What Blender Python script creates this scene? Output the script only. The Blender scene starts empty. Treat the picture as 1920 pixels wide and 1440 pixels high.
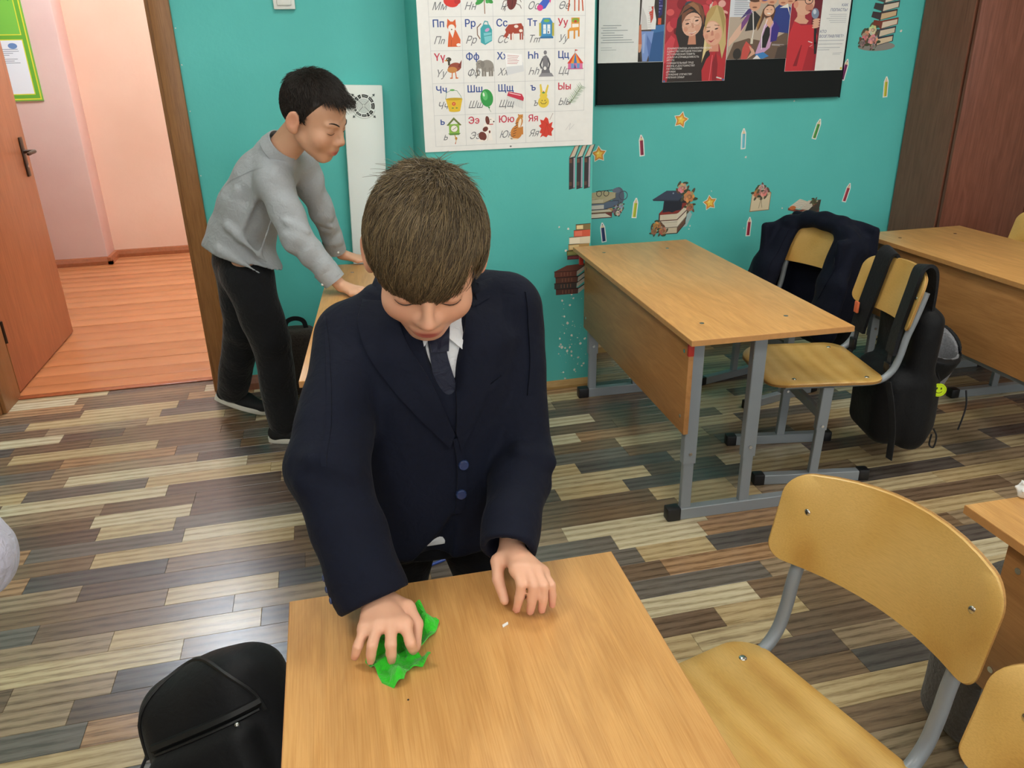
import bpy, bmesh, math, random
import numpy as np
from mathutils import Vector, Matrix, Euler
from mathutils.bvhtree import BVHTree

SC = bpy.context.scene
COL = SC.collection
random.seed(7); RNG = np.random.default_rng(7)

# ------------------------------------------------------------------ camera
cam_d = bpy.data.cameras.new('camera'); cam = bpy.data.objects.new('camera', cam_d); COL.objects.link(cam)
cam_d.sensor_width = 36.0; cam_d.lens = 36.0 * 1460 / 1920; cam_d.clip_start = 0.05
PITCH, YAW, ROLL = math.radians(22.809), math.radians(13.041), math.radians(-1.234)
_f = Vector((math.sin(YAW)*math.cos(PITCH), math.cos(YAW)*math.cos(PITCH), -math.sin(PITCH)))
_r0 = Vector((math.cos(YAW), -math.sin(YAW), 0)); _u0 = _r0.cross(_f)
_r = _r0*math.cos(ROLL) + _u0*math.sin(ROLL); _u = _r.cross(_f)
cam.matrix_world = Matrix(((_r.x, _u.x, -_f.x, 0), (_r.y, _u.y, -_f.y, 0), (_r.z, _u.z, -_f.z, 1.375), (0, 0, 0, 1)))
SC.camera = cam

# ------------------------------------------------------------------ world, exposure, lamps
world = bpy.data.worlds.new('world'); SC.world = world; world.use_nodes = True
bg = world.node_tree.nodes['Background']
bg.inputs[0].default_value = (0.62, 0.78, 1.0, 1); bg.inputs[1].default_value = 1.0
SC.view_settings.view_transform = 'Standard'; SC.view_settings.look = 'None'
SC.view_settings.gamma = 1.0; SC.view_settings.use_curve_mapping = False
SC.view_settings.exposure = 0.30
LAMP_COL = (1.0, 0.965, 0.90); HALL_COL = (0.77, 0.88, 1.0)
LAMP_E = 17.0; HALL_E = 42.0; DAY_COL = (0.86, 0.94, 1.0); DAY_E = 2.6
CEIL = 3.05
ROOM_LAMPS = [(-0.9, 1.2), (-0.9, -1.2), (0.55, 2.1), (0.75, -1.2), (2.5, 1.5), (2.5, -1.2)]
HALL_LAMPS = [(-1.05, 5.2), (0.9, 5.2)]

# ------------------------------------------------------------------ colour helpers
def lin(c):
    if isinstance(c, str): c = tuple(int(c[i:i+2], 16) for i in (0, 2, 4))
    return tuple(((v/255)/12.92 if v/255 <= .04045 else ((v/255+.055)/1.055)**2.4) for v in c)
def rgba(c): return lin(c) + (1.0,)

class NT:
    def __init__(s, name):
        s.m = bpy.data.materials.new(name); s.m.use_nodes = True
        s.t = s.m.node_tree; s.b = s.t.nodes['Principled BSDF']
    def n(s, typ, **kw):
        nd = s.t.nodes.new(typ)
        for k, v in kw.items():
            if k.startswith('i_'):
                key = k[2:]
                nd.inputs[int(key) if key.isdigit() else key.replace('_', ' ')].default_value = v
            else: setattr(nd, k, v)
        return nd
    def l(s, a, ao, b, bi): s.t.links.new(a.outputs[ao], b.inputs[bi])
    def ramp(s, stops, interp='LINEAR'):
        r = s.n('ShaderNodeValToRGB'); e = r.color_ramp; e.interpolation = interp
        while len(e.elements) < len(stops): e.elements.new(0.5)
        for el, (p, c) in zip(e.elements, stops): el.position = p; el.color = rgba(c)
        return r
    def coord(s, scale=(1, 1, 1), kind='Object', rot=(0, 0, 0), loc=(0, 0, 0)):
        if kind == 'Position': c = s.n('ShaderNodeNewGeometry'); out = 'Position'
        else: c = s.n('ShaderNodeTexCoord'); out = kind
        mp = s.n('ShaderNodeMapping'); mp.inputs['Scale'].default_value = scale
        mp.inputs['Rotation'].default_value = rot; mp.inputs['Location'].default_value = loc
        s.l(c, out, mp, 'Vector'); return mp
    def bump(s, src, out, strength, dist):
        b = s.n('ShaderNodeBump'); b.inputs['Strength'].default_value = strength; b.inputs['Distance'].default_value = dist
        s.l(src, out, b, 'Height'); s.l(b, 'Normal', s.b, 'Normal'); return b

_mc = {}
def plain(name, col, rough=.5, metal=0., spec=.5, bump=None, var=None, sheen=0., coord='Object', coat=0.):
    if name in _mc: return _mc[name]
    s = NT(name); b = s.b
    b.inputs['Base Color'].default_value = rgba(col); b.inputs['Roughness'].default_value = rough
    b.inputs['Metallic'].default_value = metal; b.inputs['Specular IOR Level'].default_value = spec
    if sheen: b.inputs['Sheen Weight'].default_value = sheen; b.inputs['Sheen Roughness'].default_value = .4
    if coat: b.inputs['Coat Weight'].default_value = coat
    if var:
        sc, amt = var; mp = s.coord((sc, sc, sc), coord)
        nz = s.n('ShaderNodeTexNoise'); nz.inputs['Detail'].default_value = 4; s.l(mp, 0, nz, 'Vector')
        c = np.array(lin(col)); lo = tuple(c*(1-amt)) + (1,); hi = tuple(np.minimum(c*(1+amt), 1)) + (1,)
        r = s.ramp([(.3, col), (.7, col)]); r.color_ramp.elements[0].color = lo; r.color_ramp.elements[1].color = hi
        s.l(nz, 'Fac', r, 0); s.l(r, 0, b, 'Base Color')
    if bump:
        sc, st, di = bump; mp = s.coord(sc if isinstance(sc, tuple) else (sc,)*3, coord)
        nz = s.n('ShaderNodeTexNoise'); nz.inputs['Detail'].default_value = 3; s.l(mp, 0, nz, 'Vector'); s.bump(nz, 'Fac', st, di)
    _mc[name] = s.m; return s.m

def wood(name, c1, c2, c3, axis='y', fine=90., stretch=.05, rough=.4, coord='Object', figure=0., loc=(0, 0, 0), coat=0.):
    """streaky laminate: c1 base, c2 mid, c3 dark grain, streaks run along axis"""
    if name in _mc: return _mc[name]
    s = NT(name); sc = [fine]*3; sc['xyz'.index(axis)] = fine*stretch
    mp = s.coord(tuple(sc), coord, loc=loc)
    nz = s.n('ShaderNodeTexNoise'); nz.inputs['Detail'].default_value = 6; nz.inputs['Roughness'].default_value = .62
    nz.inputs['Distortion'].default_value = .3; s.l(mp, 0, nz, 'Vector')
    r = s.ramp([(.25, c3), (.45, c2), (.62, c1), (.8, c1)]); s.l(nz, 'Fac', r, 0)
    sc2 = [6.]*3; sc2['xyz'.index(axis)] = .9
    mp2 = s.coord(tuple(sc2), coord, loc=(3.1, 1.7, .4)); n2 = s.n('ShaderNodeTexNoise'); n2.inputs['Detail'].default_value = 3; n2.inputs['Distortion'].default_value = 1.2
    s.l(mp2, 0, n2, 'Vector')
    mx = s.n('ShaderNodeMix'); mx.data_type = 'RGBA'; mx.blend_type = 'MULTIPLY'
    r2 = s.ramp([(.32, (215, 205, 195)), (.68, (255, 255, 255))]); s.l(n2, 'Fac', r2, 0)
    mx.inputs[0].default_value = .35 + figure; s.l(r, 0, mx, 6); s.l(r2, 0, mx, 7); s.l(mx, 2, s.b, 'Base Color')
    s.b.inputs['Roughness'].default_value = rough
    if coat: s.b.inputs['Coat Weight'].default_value = coat; s.b.inputs['Coat Roughness'].default_value = .25
    s.bump(nz, 'Fac', .06, .001)
    _mc[name] = s.m; return s.m

def ink(col, rough=.55):
    key = 'ink_' + (col if isinstance(col, str) else '%02x%02x%02x' % tuple(col))
    return plain(key, col, rough=rough)
def emit(name, col, e):
    s = NT(name); s.b.inputs['Base Color'].default_value = (.8, .8, .8, 1)
    s.b.inputs['Emission Color'].default_value = tuple(col) + (1,); s.b.inputs['Emission Strength'].default_value = e
    return s.m

# ------------------------------------------------------------------ object helpers
def tag(o, label=None, cat=None, group=None, kind=None):
    if label: o['label'] = label
    if cat: o['category'] = cat
    if group: o['group'] = group
    if kind: o['kind'] = kind
    return o
def empty(name, loc=(0, 0, 0), rz=0., label=None, cat=None, group=None):
    o = bpy.data.objects.new(name, None); COL.objects.link(o); o.empty_display_size = .05
    o.location = loc; o.rotation_euler = (0, 0, rz); return tag(o, label, cat, group)
def kids(o): return [c for c in bpy.data.objects if c.parent == o]
def dup(o, parent=None):
    c = o.copy(); COL.objects.link(c); c.parent = parent
    for ch in list(o.children): dup(ch, c)
    return c

class MB:
    """collects geometry, then links it as ONE mesh object"""
    def __init__(s): s.v = []; s.f = []; s.mi = []; s.cur = 0
    def add(s, vs, fs):
        k = len(s.v); s.v += [tuple(v) for v in vs]; s.f += [tuple(i+k for i in f) for f in fs]; s.mi += [s.cur]*len(fs); return s
    def box(s, lo, hi, M=None, bev=0.):
        lo = Vector(lo); hi = Vector(hi)
        if bev > 0:
            bm = bmesh.new(); bmesh.ops.create_cube(bm, size=1)
            for v in bm.verts: v.co = Vector(((lo[i]+hi[i])/2 + v.co[i]*(hi[i]-lo[i]) for i in range(3)))
            bmesh.ops.bevel(bm, geom=bm.edges[:], offset=bev, segments=2, profile=.5, affect='EDGES')
            vs = [v.co.copy() for v in bm.verts]; bm.verts.index_update(); fs = [[v.index for v in f.verts] for f in bm.faces]; bm.free()
        else:
            vs = [Vector((x, y, z)) for z in (lo.z, hi.z) for y in (lo.y, hi.y) for x in (lo.x, hi.x)]
            fs = [(0, 2, 3, 1), (4, 5, 7, 6), (0, 1, 5, 4), (2, 6, 7, 3), (0, 4, 6, 2), (1, 3, 7, 5)]
        if M is not None: vs = [M @ v for v in vs]
        return s.add(vs, fs)
    def sweep(s, pts, prof, up=None, caps=True):
        """prof: list of (a,b) or function(i)->list; swept along pts"""
        pts = [Vector(p) for p in pts]; n = len(pts); rings = []
        t = (pts[1]-pts[0]).normalized()
        nrm = Vector(up) if up is not None else (Vector((0, 0, 1)) if abs(t.z) < .9 else Vector((1, 0, 0)))
        for i in range(n):
            if i == 0: t = pts[1]-pts[0]
            elif i == n-1: t = pts[-1]-pts[-2]
            else: t = (pts[i+1]-pts[i]).normalized() + (pts[i]-pts[i-1]).normalized()
            t = t.normalized(); nrm = (nrm - t*nrm.dot(t)).normalized(); bi = t.cross(nrm)
            pr = prof(i) if callable(prof) else prof
            rings.append([pts[i] + bi*a + nrm*b for a, b in pr])
        return s.loft(rings, caps)
    def loft(s, rings, caps=True, closed=True):
        m = len(rings[0]); vs = [v for r in rings for v in r]; fs = []
        for i in range(len(rings)-1):
            for j in range(m if closed else m-1):
                a = i*m+j; b = i*m+(j+1) % m; fs.append((a, b, b+m, a+m))
        if caps: fs.append(tuple(range(m))[::-1]); fs.append(tuple(range((len(rings)-1)*m, len(rings)*m)))
        return s.add(vs, fs)
    def tube(s, pts, r, n=10, caps=True, up=None):
        rr = r if hasattr(r, '__len__') else [r]*len(pts)
        return s.sweep(pts, lambda i: [(rr[i]*math.cos(2*math.pi*k/n), rr[i]*math.sin(2*math.pi*k/n)) for k in range(n)], up, caps)
    def bar(s, a, b, w, h, up=(0, 0, 1), ch=.002):
        x, y = w/2, h/2
        return s.sweep([a, b], [(-x+ch, -y), (x-ch, -y), (x, -y+ch), (x, y-ch), (x-ch, y), (-x+ch, y), (-x, y-ch), (-x, -y+ch)], up)
    def cyl(s, a, b, r, n=16, r2=None): return s.tube([a, b], [r, r if r2 is None else r2], n)
    def prism(s, poly, M, t):
        """poly 2-D (ccw), extruded along local +z by t, transformed by M"""
        n = len(poly); vs = [M @ Vector((x, y, 0)) for x, y in poly] + [M @ Vector((x, y, t)) for x, y in poly]
        fs = [tuple(range(n))[::-1], tuple(range(n, 2*n))] + [(i, (i+1) % n, n+(i+1) % n, n+i) for i in range(n)]
        return s.add(vs, fs)
    def sphere(s, c, r, n=12, m=8, sc=(1, 1, 1)):
        c = Vector(c); rings = []
        for i in range(1, m):
            a = math.pi*i/m; rings.append([c + Vector((r*sc[0]*math.sin(a)*math.cos(2*math.pi*k/n), r*sc[1]*math.sin(a)*math.sin(2*math.pi*k/n), r*sc[2]*-math.cos(a))) for k in range(n)])
        k0 = len(s.v); s.loft(rings, caps=False); top = len(s.v)
        s.v += [tuple(c + Vector((0, 0, -r*sc[2]))), tuple(c + Vector((0, 0, r*sc[2])))]
        L = k0+(m-2)*n
        for k in range(n):
            s.f.append((top, k0+(k+1) % n, k0+k)); s.f.append((top+1, L+k, L+(k+1) % n)); s.mi += [s.cur]*2
        return s
    def build(s, name, mats, parent=None, angle=35, smooth=True):
        me = bpy.data.meshes.new(name); me.from_pydata(s.v, [], s.f)
        for m in (mats if isinstance(mats, (list, tuple)) else [mats]): me.materials.append(m)
        if max(s.mi, default=0): me.polygons.foreach_set('material_index', s.mi)
        bm = bmesh.new(); bm.from_mesh(me); bmesh.ops.recalc_face_normals(bm, faces=bm.faces[:]); bm.to_mesh(me); bm.free()
        if smooth:
            me.polygons.foreach_set('use_smooth', [True]*len(me.polygons)); me.set_sharp_from_angle(angle=math.radians(angle))
        o = bpy.data.objects.new(name, me); COL.objects.link(o); o.parent = parent
        return o

def bez(pts, n=8):
    """Catmull-Rom through pts"""
    P = [Vector(p) for p in pts]; P = [P[0]*2-P[1]] + P + [P[-1]*2-P[-2]]; out = []
    for i in range(1, len(P)-2):
        for k in range(n):
            t = k/n; a, b, c, d = P[i-1:i+3]
            out.append(.5*((2*b)+(c-a)*t+(2*a-5*b+4*c-d)*t*t+(3*b-a-3*c+d)*t**3))
    out.append(P[-2]); return out

# ------------------------------------------------------------------ implicit-surface modeller (numpy)
class SDF:
    def __init__(s, lo, hi, h):
        s.lo = np.array(lo, float); s.h = h
        s.n = np.ceil((np.array(hi)-s.lo)/h).astype(int)+1
        s.ax = [(s.lo[i]+h*np.arange(s.n[i])).astype(np.float32) for i in range(3)]
        s.F = np.full(tuple(s.n), 1.0, np.float32)
    def _sub(s, lo, hi, pad):
        i0 = np.maximum(0, np.floor((np.array(lo)-pad-s.lo)/s.h).astype(int)); i1 = np.minimum(s.n, np.ceil((np.array(hi)+pad-s.lo)/s.h).astype(int)+1)
        if np.any(i1 <= i0): return None
        sl = tuple(slice(a, b) for a, b in zip(i0, i1))
        return sl, s.ax[0][sl[0]][:, None, None], s.ax[1][sl[1]][None, :, None], s.ax[2][sl[2]][None, None, :]
    def comb(s, sl, d, k, op='u'):
        F = s.F[sl]; d = d.astype(np.float32)
        if op == 's': d = -d; F2 = -F
        else: F2 = F
        if k > 0:
            h = np.clip(.5+.5*(F2-d)/k, 0, 1); R = F2*(1-h)+d*h-k*h*(1-h)
        else: R = np.minimum(F2, d)
        if op == 's':   # max(F,-d) = -min(-F,d)
            d = -d; h = np.clip(.5+.5*(-F-d)/max(k, 1e-6), 0, 1); R = -((-F)*(1-h)+d*h-k*h*(1-h))
        s.F[sl] = R
    def cone(s, a, b, ra, rb=None, k=.01, flat=None, fold=None, op='u'):
        a = np.array(a, float); b = np.array(b, float); rb = ra if rb is None else rb; R = max(ra, rb)
        g = s._sub(np.minimum(a, b)-R*1.3, np.maximum(a, b)+R*1.3, k+3*s.h)
        if g is None: return s
        sl, X, Y, Z = g; ba = b-a; L2 = max(float(ba@ba), 1e-9)
        px, py, pz = X-a[0], Y-a[1], Z-a[2]
        t = np.clip((px*ba[0]+py*ba[1]+pz*ba[2])/L2, 0, 1)
        qx, qy, qz = px-t*ba[0], py-t*ba[1], pz-t*ba[2]; f = 1.
        if flat is not None:
            n, f = flat; n = np.array(n, float); n /= np.linalg.norm(n)
            c = (qx*n[0]+qy*n[1]+qz*n[2])*(f-1); qx, qy, qz = qx+c*n[0], qy+c*n[1], qz+c*n[2]
        d = np.sqrt(qx*qx+qy*qy+qz*qz)-(ra+t*(rb-ra))
        if fold is not None:
            amp, nf, ph = fold
            e1 = np.cross(ba, [0.3, .5, .8]); e1 /= np.linalg.norm(e1); e2 = np.cross(ba/np.sqrt(L2), e1)
            th = np.arctan2(qx*e2[0]+qy*e2[1]+qz*e2[2], qx*e1[0]+qy*e1[1]+qz*e1[2])
            d = d - amp*np.sin(nf*2*np.pi*t+1.5*np.sin(th+ph)+ph)*np.clip(1.2+np.sin(th*2+ph*3), 0, 1.5)
        s.comb(sl, d/np.sqrt(max(f, 1.)), k, op); return s
    def ell(s, c, r, M=None, k=.01, op='u'):
        c = np.array(c, float); r = np.array(r, float); R = r.max()
        g = s._sub(c-R, c+R, k+3*s.h)
        if g is None: return s
        sl, X, Y, Z = g; px, py, pz = X-c[0], Y-c[1], Z-c[2]
        if M is not None:
            M = np.array(M); qx = px*M[0, 0]+py*M[1, 0]+pz*M[2, 0]; qy = px*M[0, 1]+py*M[1, 1]+pz*M[2, 1]; qz = px*M[0, 2]+py*M[1, 2]+pz*M[2, 2]
        else: qx, qy, qz = px, py, pz
        k0 = np.sqrt((qx/r[0])**2+(qy/r[1])**2+(qz/r[2])**2); k1 = np.sqrt((qx/r[0]**2)**2+(qy/r[1]**2)**2+(qz/r[2]**2)**2)
        d = np.where(k1 > 1e-6, k0*(k0-1)/np.maximum(k1, 1e-6), -r.min())
        s.comb(sl, d, k, op); return s
    def rbox(s, c, hs, rad, M=None, k=.01, op='u'):
        c = np.array(c, float); hs = np.array(hs, float); R = np.linalg.norm(hs)
        g = s._sub(c-R, c+R, k+3*s.h)
        if g is None: return s
        sl, X, Y, Z = g; px, py, pz = X-c[0], Y-c[1], Z-c[2]
        if M is not None:
            M = np.array(M); q = [px*M[0, i]+py*M[1, i]+pz*M[2, i] for i in range(3)]
        else: q = [px, py, pz]
        q = [np.abs(q[i])-(hs[i]-rad) for i in range(3)]
        d = np.sqrt(sum(np.maximum(v, 0)**2 for v in q)) + np.minimum(np.maximum(np.maximum(q[0], q[1]), q[2]), 0) - rad
        s.comb(sl, d, k, op); return s
    def stack(s, rows, k=.01, p=2.4, op='u'):
        """torso: rows of (z, cx, cy, rx, ry), superelliptic sections interpolated in z"""
        rows = sorted(rows); A = np.array(rows, float); R = A[:, 3:].max()
        g = s._sub((A[:, 1].min()-R, A[:, 2].min()-R, A[0, 0]), (A[:, 1].max()+R, A[:, 2].max()+R, A[-1, 0]), k+3*s.h)
        sl, X, Y, Z = g; z = Z[0, 0, :]
        cx, cy, rx, ry = [np.interp(z, A[:, 0], A[:, i])[None, None, :] for i in (1, 2, 3, 4)]
        q = ((np.abs(X-cx)/rx)**p+(np.abs(Y-cy)/ry)**p)**(1/p)
        d = (q-1)*np.minimum(rx, ry)*.9
        d = np.maximum(d, np.maximum(A[0, 0]-Z, Z-A[-1, 0]))
        s.comb(sl, d, k, op); return s
    def wobble(s, amp, freq, seed=0, region=None):
        r = np.random.default_rng(seed); g = s._sub(*(region if region else (s.lo, s.lo+s.h*s.n)), 0)
        sl, X, Y, Z = g; W = 0
        for i in range(5):
            w = r.normal(size=3); w = w/np.linalg.norm(w)*freq*r.uniform(.6, 1.6); W = W+np.sin(w[0]*X+w[1]*Y+w[2]*Z+r.uniform(0, 6.28)+.8*np.sin(w[1]*X*.7-w[0]*Z*.6))
        s.F[sl] += (amp*W/2.2).astype(np.float32); return s
    def cut(s, n, d0, k=.004, region=None):
        """remove the half space n.p > d0 (optionally inside region only)"""
        g = s._sub(*(region if region else (s.lo, s.lo+s.h*s.n)), 0); sl, X, Y, Z = g
        d = X*n[0]+Y*n[1]+Z*n[2]-d0; F = s.F[sl]
        h = np.clip(.5-.5*(F-d)/k, 0, 1); s.F[sl] = (F*(1-h)+d*h+k*h*(1-h)).astype(np.float32); return s
    def mesh(s):
        F = s.F; F[0] = F[-1] = 1; F[:, 0] = F[:, -1] = 1; F[:, :, 0] = F[:, :, -1] = 1
        S = F < 0; c = [n-1 for n in F.shape]; cnt = np.zeros(c, np.int8)
        O = [(i, j, k) for i in (0, 1) for j in (0, 1) for k in (0, 1)]
        for i, j, k in O: cnt += S[i:i+c[0], j:j+c[1], k:k+c[2]]
        I = np.argwhere((cnt > 0) & (cnt < 8)); n = len(I)
        vid = np.full(c, -1, np.int32); vid[I[:, 0], I[:, 1], I[:, 2]] = np.arange(n)
        V = np.stack([F[I[:, 0]+o[0], I[:, 1]+o[1], I[:, 2]+o[2]] for o in O], 1)
        P = np.zeros((n, 3)); C = np.zeros(n)
        for a in range(8):
            for b in range(a+1, 8):
                if sum(abs(O[a][q]-O[b][q]) for q in range(3)) != 1: continue
                m = (V[:, a] < 0) != (V[:, b] < 0); t = V[m, a]/(V[m, a]-V[m, b])
                P[m] += np.array(O[a])+t[:, None]*(np.array(O[b])-np.array(O[a])); C[m] += 1
        P = s.lo + s.h*(I+P/C[:, None]); Q = []
        for ax in range(3):
            s0 = [slice(None)]*3; s1 = [slice(None)]*3; s0[ax] = slice(0, -1); s1[ax] = slice(1, None)
            A, B = S[tuple(s0)], S[tuple(s1)]; b_, c_ = (ax+1) % 3, (ax+2) % 3
            for inside, flip in ((A & ~B, False), (~A & B, True)):
                E = np.argwhere(inside)
                if not len(E): continue
                q = []
                for db, dc in ((-1, -1), (0, -1), (0, 0), (-1, 0)):
                    e = E.copy(); e[:, b_] += db; e[:, c_] += dc; q.append(vid[e[:, 0], e[:, 1], e[:, 2]])
                q = np.stack(q, 1); Q.append(q[:, ::-1] if flip else q)
        return P, np.concatenate(Q)
    def build(s, name, mat, parent=None, col=None, smooth=1):
        P, Q = s.mesh()
        for _ in range(smooth):
            acc = np.zeros_like(P); cn = np.zeros(len(P))
            for a, b in ((0, 1), (1, 2), (2, 3), (3, 0)):
                np.add.at(acc, Q[:, a], P[Q[:, b]]); np.add.at(acc, Q[:, b], P[Q[:, a]]); np.add.at(cn, Q[:, a], 1); np.add.at(cn, Q[:, b], 1)
            P = P*.5+.5*acc/np.maximum(cn, 1)[:, None]
        me = bpy.data.meshes.new(name); me.vertices.add(len(P)); me.vertices.foreach_set('co', P.ravel())
        me.loops.add(Q.size); me.loops.foreach_set('vertex_index', Q.ravel().astype(np.int32))
        me.polygons.add(len(Q)); me.polygons.foreach_set('loop_start', np.arange(0, Q.size, 4, dtype=np.int32))
        me.polygons.foreach_set('use_smooth', np.ones(len(Q), bool)); me.update(calc_edges=True); me.validate()
        if col is not None:
            C = col(P); at = me.color_attributes.new('tint', 'FLOAT_COLOR', 'POINT')
            at.data.foreach_set('color', np.concatenate([C, np.ones((len(C), 1))], 1).ravel())
        me.materials.append(mat)
        o = bpy.data.objects.new(name, me); COL.objects.link(o); o.parent = parent
        o_bvh[o.name] = (P, Q); return o
o_bvh = {}
def bvh_of(o):
    P, Q = o_bvh[o.name]; return BVHTree.FromPolygons([tuple(p) for p in P], [tuple(int(i) for i in q) for q in Q])

def patch(mb, inner, outer, bvh, off, d=(0, 1, 0), n=24, m=6, start=None, edge=.006):
    """cloth strip between two polylines laid on a surface: rays along d find the surface, the strip lies off above it"""
    A = bez(inner, 8) if len(inner) > 2 else [Vector(inner[0]).lerp(Vector(inner[1]), i/8) for i in range(9)]
    B = bez(outer, 8) if len(outer) > 2 else [Vector(outer[0]).lerp(Vector(outer[1]), i/8) for i in range(9)]
    def at(L, t):
        x = t*(len(L)-1); i = min(int(x), len(L)-2); return L[i].lerp(L[i+1], x-i)
    d = Vector(d).normalized(); top = []; bot = []
    for i in range(n+1):
        a, b = at(A, i/n), at(B, i/n); rt = []; rb = []
        for j in range(m+1):
            p = a.lerp(b, j/m); hit = bvh.ray_cast(p-d*.35, d)
            q = hit[0] if hit[0] is not None else p
            rt.append(q-d*off); rb.append(q+d*edge)
        top.append(rt); bot.append(rb)
    W = m+1; vs = [v for r in top for v in r]+[v for r in bot for v in r]; N = (n+1)*W; fs = []
    for i in range(n):
        for j in range(m):
            a = i*W+j; fs.append((a, a+1, a+W+1, a+W)); fs.append((N+a, N+a+W, N+a+W+1, N+a+1))
    for i in range(n):
        a = i*W; fs.append((a, a+W, N+a+W, N+a)); a = i*W+m; fs.append((a, N+a, N+a+W, a+W))
    for j in range(m):
        fs.append((j, N+j, N+j+1, j+1)); a = n*W+j; fs.append((a, a+1, N+a+1, N+a))
    mb.add(vs, fs)
# ------------------------------------------------------------------ materials
def wall_paint(name, c, c2, bump=.25, rough=.45, chips=None):
    s = NT(name); mp = s.coord((1, 1, 1), 'Position')
    n1 = s.n('ShaderNodeTexNoise'); n1.inputs['Scale'].default_value = 2.2; n1.inputs['Detail'].default_value = 5; s.l(mp, 0, n1, 'Vector')
    r = s.ramp([(.3, c2), (.7, c)]); s.l(n1, 'Fac', r, 0); last = r
    n2 = s.n('ShaderNodeTexNoise'); n2.inputs['Scale'].default_value = 26; n2.inputs['Detail'].default_value = 6; n2.inputs['Roughness'].default_value = .6; s.l(mp, 0, n2, 'Vector')
    s.l(last, 0, s.b, 'Base Color'); s.b.inputs['Roughness'].default_value = rough
    s.b.inputs['Specular IOR Level'].default_value = .35
    s.bump(n2, 'Fac', bump, .006); return s.m
M_TEAL = wall_paint('teal_wall_paint', '5FC6C0', '55BCB6', .2)
M_PEACH = wall_paint('peach_wall_paint', 'EEBFA4', 'E8B599', .2)
M_PINK = wall_paint('pale_pink_paint', 'E2BDB0', 'D8B0A4', .2)
M_WHITE = plain('white_ceiling_paint', 'EDEBE4', .8)
M_CREAM = wall_paint('cream_wall_paint', 'D9D3C2', 'D2CBB8', .15)
M_CASING = wood('brown_door_casing', '9C6C3E', '906236', '7C522B', 'z', 60, .04, .4, 'Position')
M_DOOR = wood('orange_brown_door', 'B5714A', 'AB6843', '99583A', 'z', 40, .03, .38, 'Position', .2)
M_DOOREDGE = plain('ochre_door_edge', '8F6534', .5, var=(20, .12), coord='Position')
M_SKIRT = wood('yellow_brown_skirting', 'A98A55', '9C7C49', '86683B', 'x', 60, .04, .4, 'Position')
M_HALLSKIRT = plain('glossy_brown_paint', '9C5634', .14, var=(9, .12), bump=(40, .2, .003), coord='Position')
M_METAL = plain('dark_bronze_metal', '4A3A30', .35, .8)
M_PLASTIC = plain('white_plastic', 'E6E7E2', .35)
M_BLACKPL = plain('black_plastic', '17171A', .45)
M_GREY = plain('grey_powder_coat', '8F969C', .35, .15, bump=(300, .05, .0005))
M_CHROME = plain('polished_steel', 'C9C9C6', .22, 1.0)
M_RED = plain('red_plastic', 'B8342C', .4)
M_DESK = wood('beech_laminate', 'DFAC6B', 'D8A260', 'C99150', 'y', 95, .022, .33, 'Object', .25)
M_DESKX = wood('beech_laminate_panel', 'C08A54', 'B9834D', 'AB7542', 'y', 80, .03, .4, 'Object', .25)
M_EDGE = plain('beech_edge_band', 'C58E55', .45, var=(14, .06))
M_WARD = wood('dark_wenge_board', '8C5C48', '835442', '734838', 'z', 30, .03, .42, 'Position', .2)
M_WARDR = wood('reddish_walnut_board', '84503F', '7A4837', '683B2D', 'z', 26, .03, .38, 'Position', .4)

def ply(name, c1, c2, c3):
    s = NT(name); mp = s.coord((2.2, 7, 7), 'Object', loc=(.7, .2, .1))
    n0 = s.n('ShaderNodeTexNoise'); n0.inputs['Scale'].default_value = 1.3; n0.inputs['Detail'].default_value = 2; s.l(mp, 0, n0, 'Vector')
    w = s.n('ShaderNodeTexWave'); w.inputs['Scale'].default_value = 1.1; w.inputs['Distortion'].default_value = 9; w.inputs['Detail'].default_value = 2; w.inputs['Detail Scale'].default_value = .7
    mpw = s.coord((5, .8, 1.5), 'Object'); s.l(mpw, 0, w, 'Vector')
    mx = s.n('ShaderNodeMath', operation='MULTIPLY_ADD'); mx.inputs[1].default_value = .35; s.l(w, 'Fac', mx, 0); s.l(n0, 'Fac', mx, 2)
    r = s.ramp([(.35, c3), (.6, c2), (.95, c1)]); s.l(mx, 0, r, 0)
    mf = s.coord((160, 8, 160), 'Object'); nf = s.n('ShaderNodeTexNoise'); nf.inputs['Detail'].default_value = 4; s.l(mf, 0, nf, 'Vector')
    m2 = s.n('ShaderNodeMix'); m2.data_type = 'RGBA'; m2.blend_type = 'MULTIPLY'; m2.inputs[0].default_value = .5
    r2 = s.ramp([(.3, (225, 220, 210)), (.6, (255, 255, 255))]); s.l(nf, 'Fac', r2, 0); s.l(r, 0, m2, 6); s.l(r2, 0, m2, 7); s.l(m2, 2, s.b, 'Base Color')
    s.b.inputs['Roughness'].default_value = .3; return s.m
M_PLY = ply('lacquered_birch_plywood', 'D9B26A', 'CFA55A', 'C0924A')
M_PLYEDGE = plain('plywood_edge', 'A97C42', .5, var=(60, .2))

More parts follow.
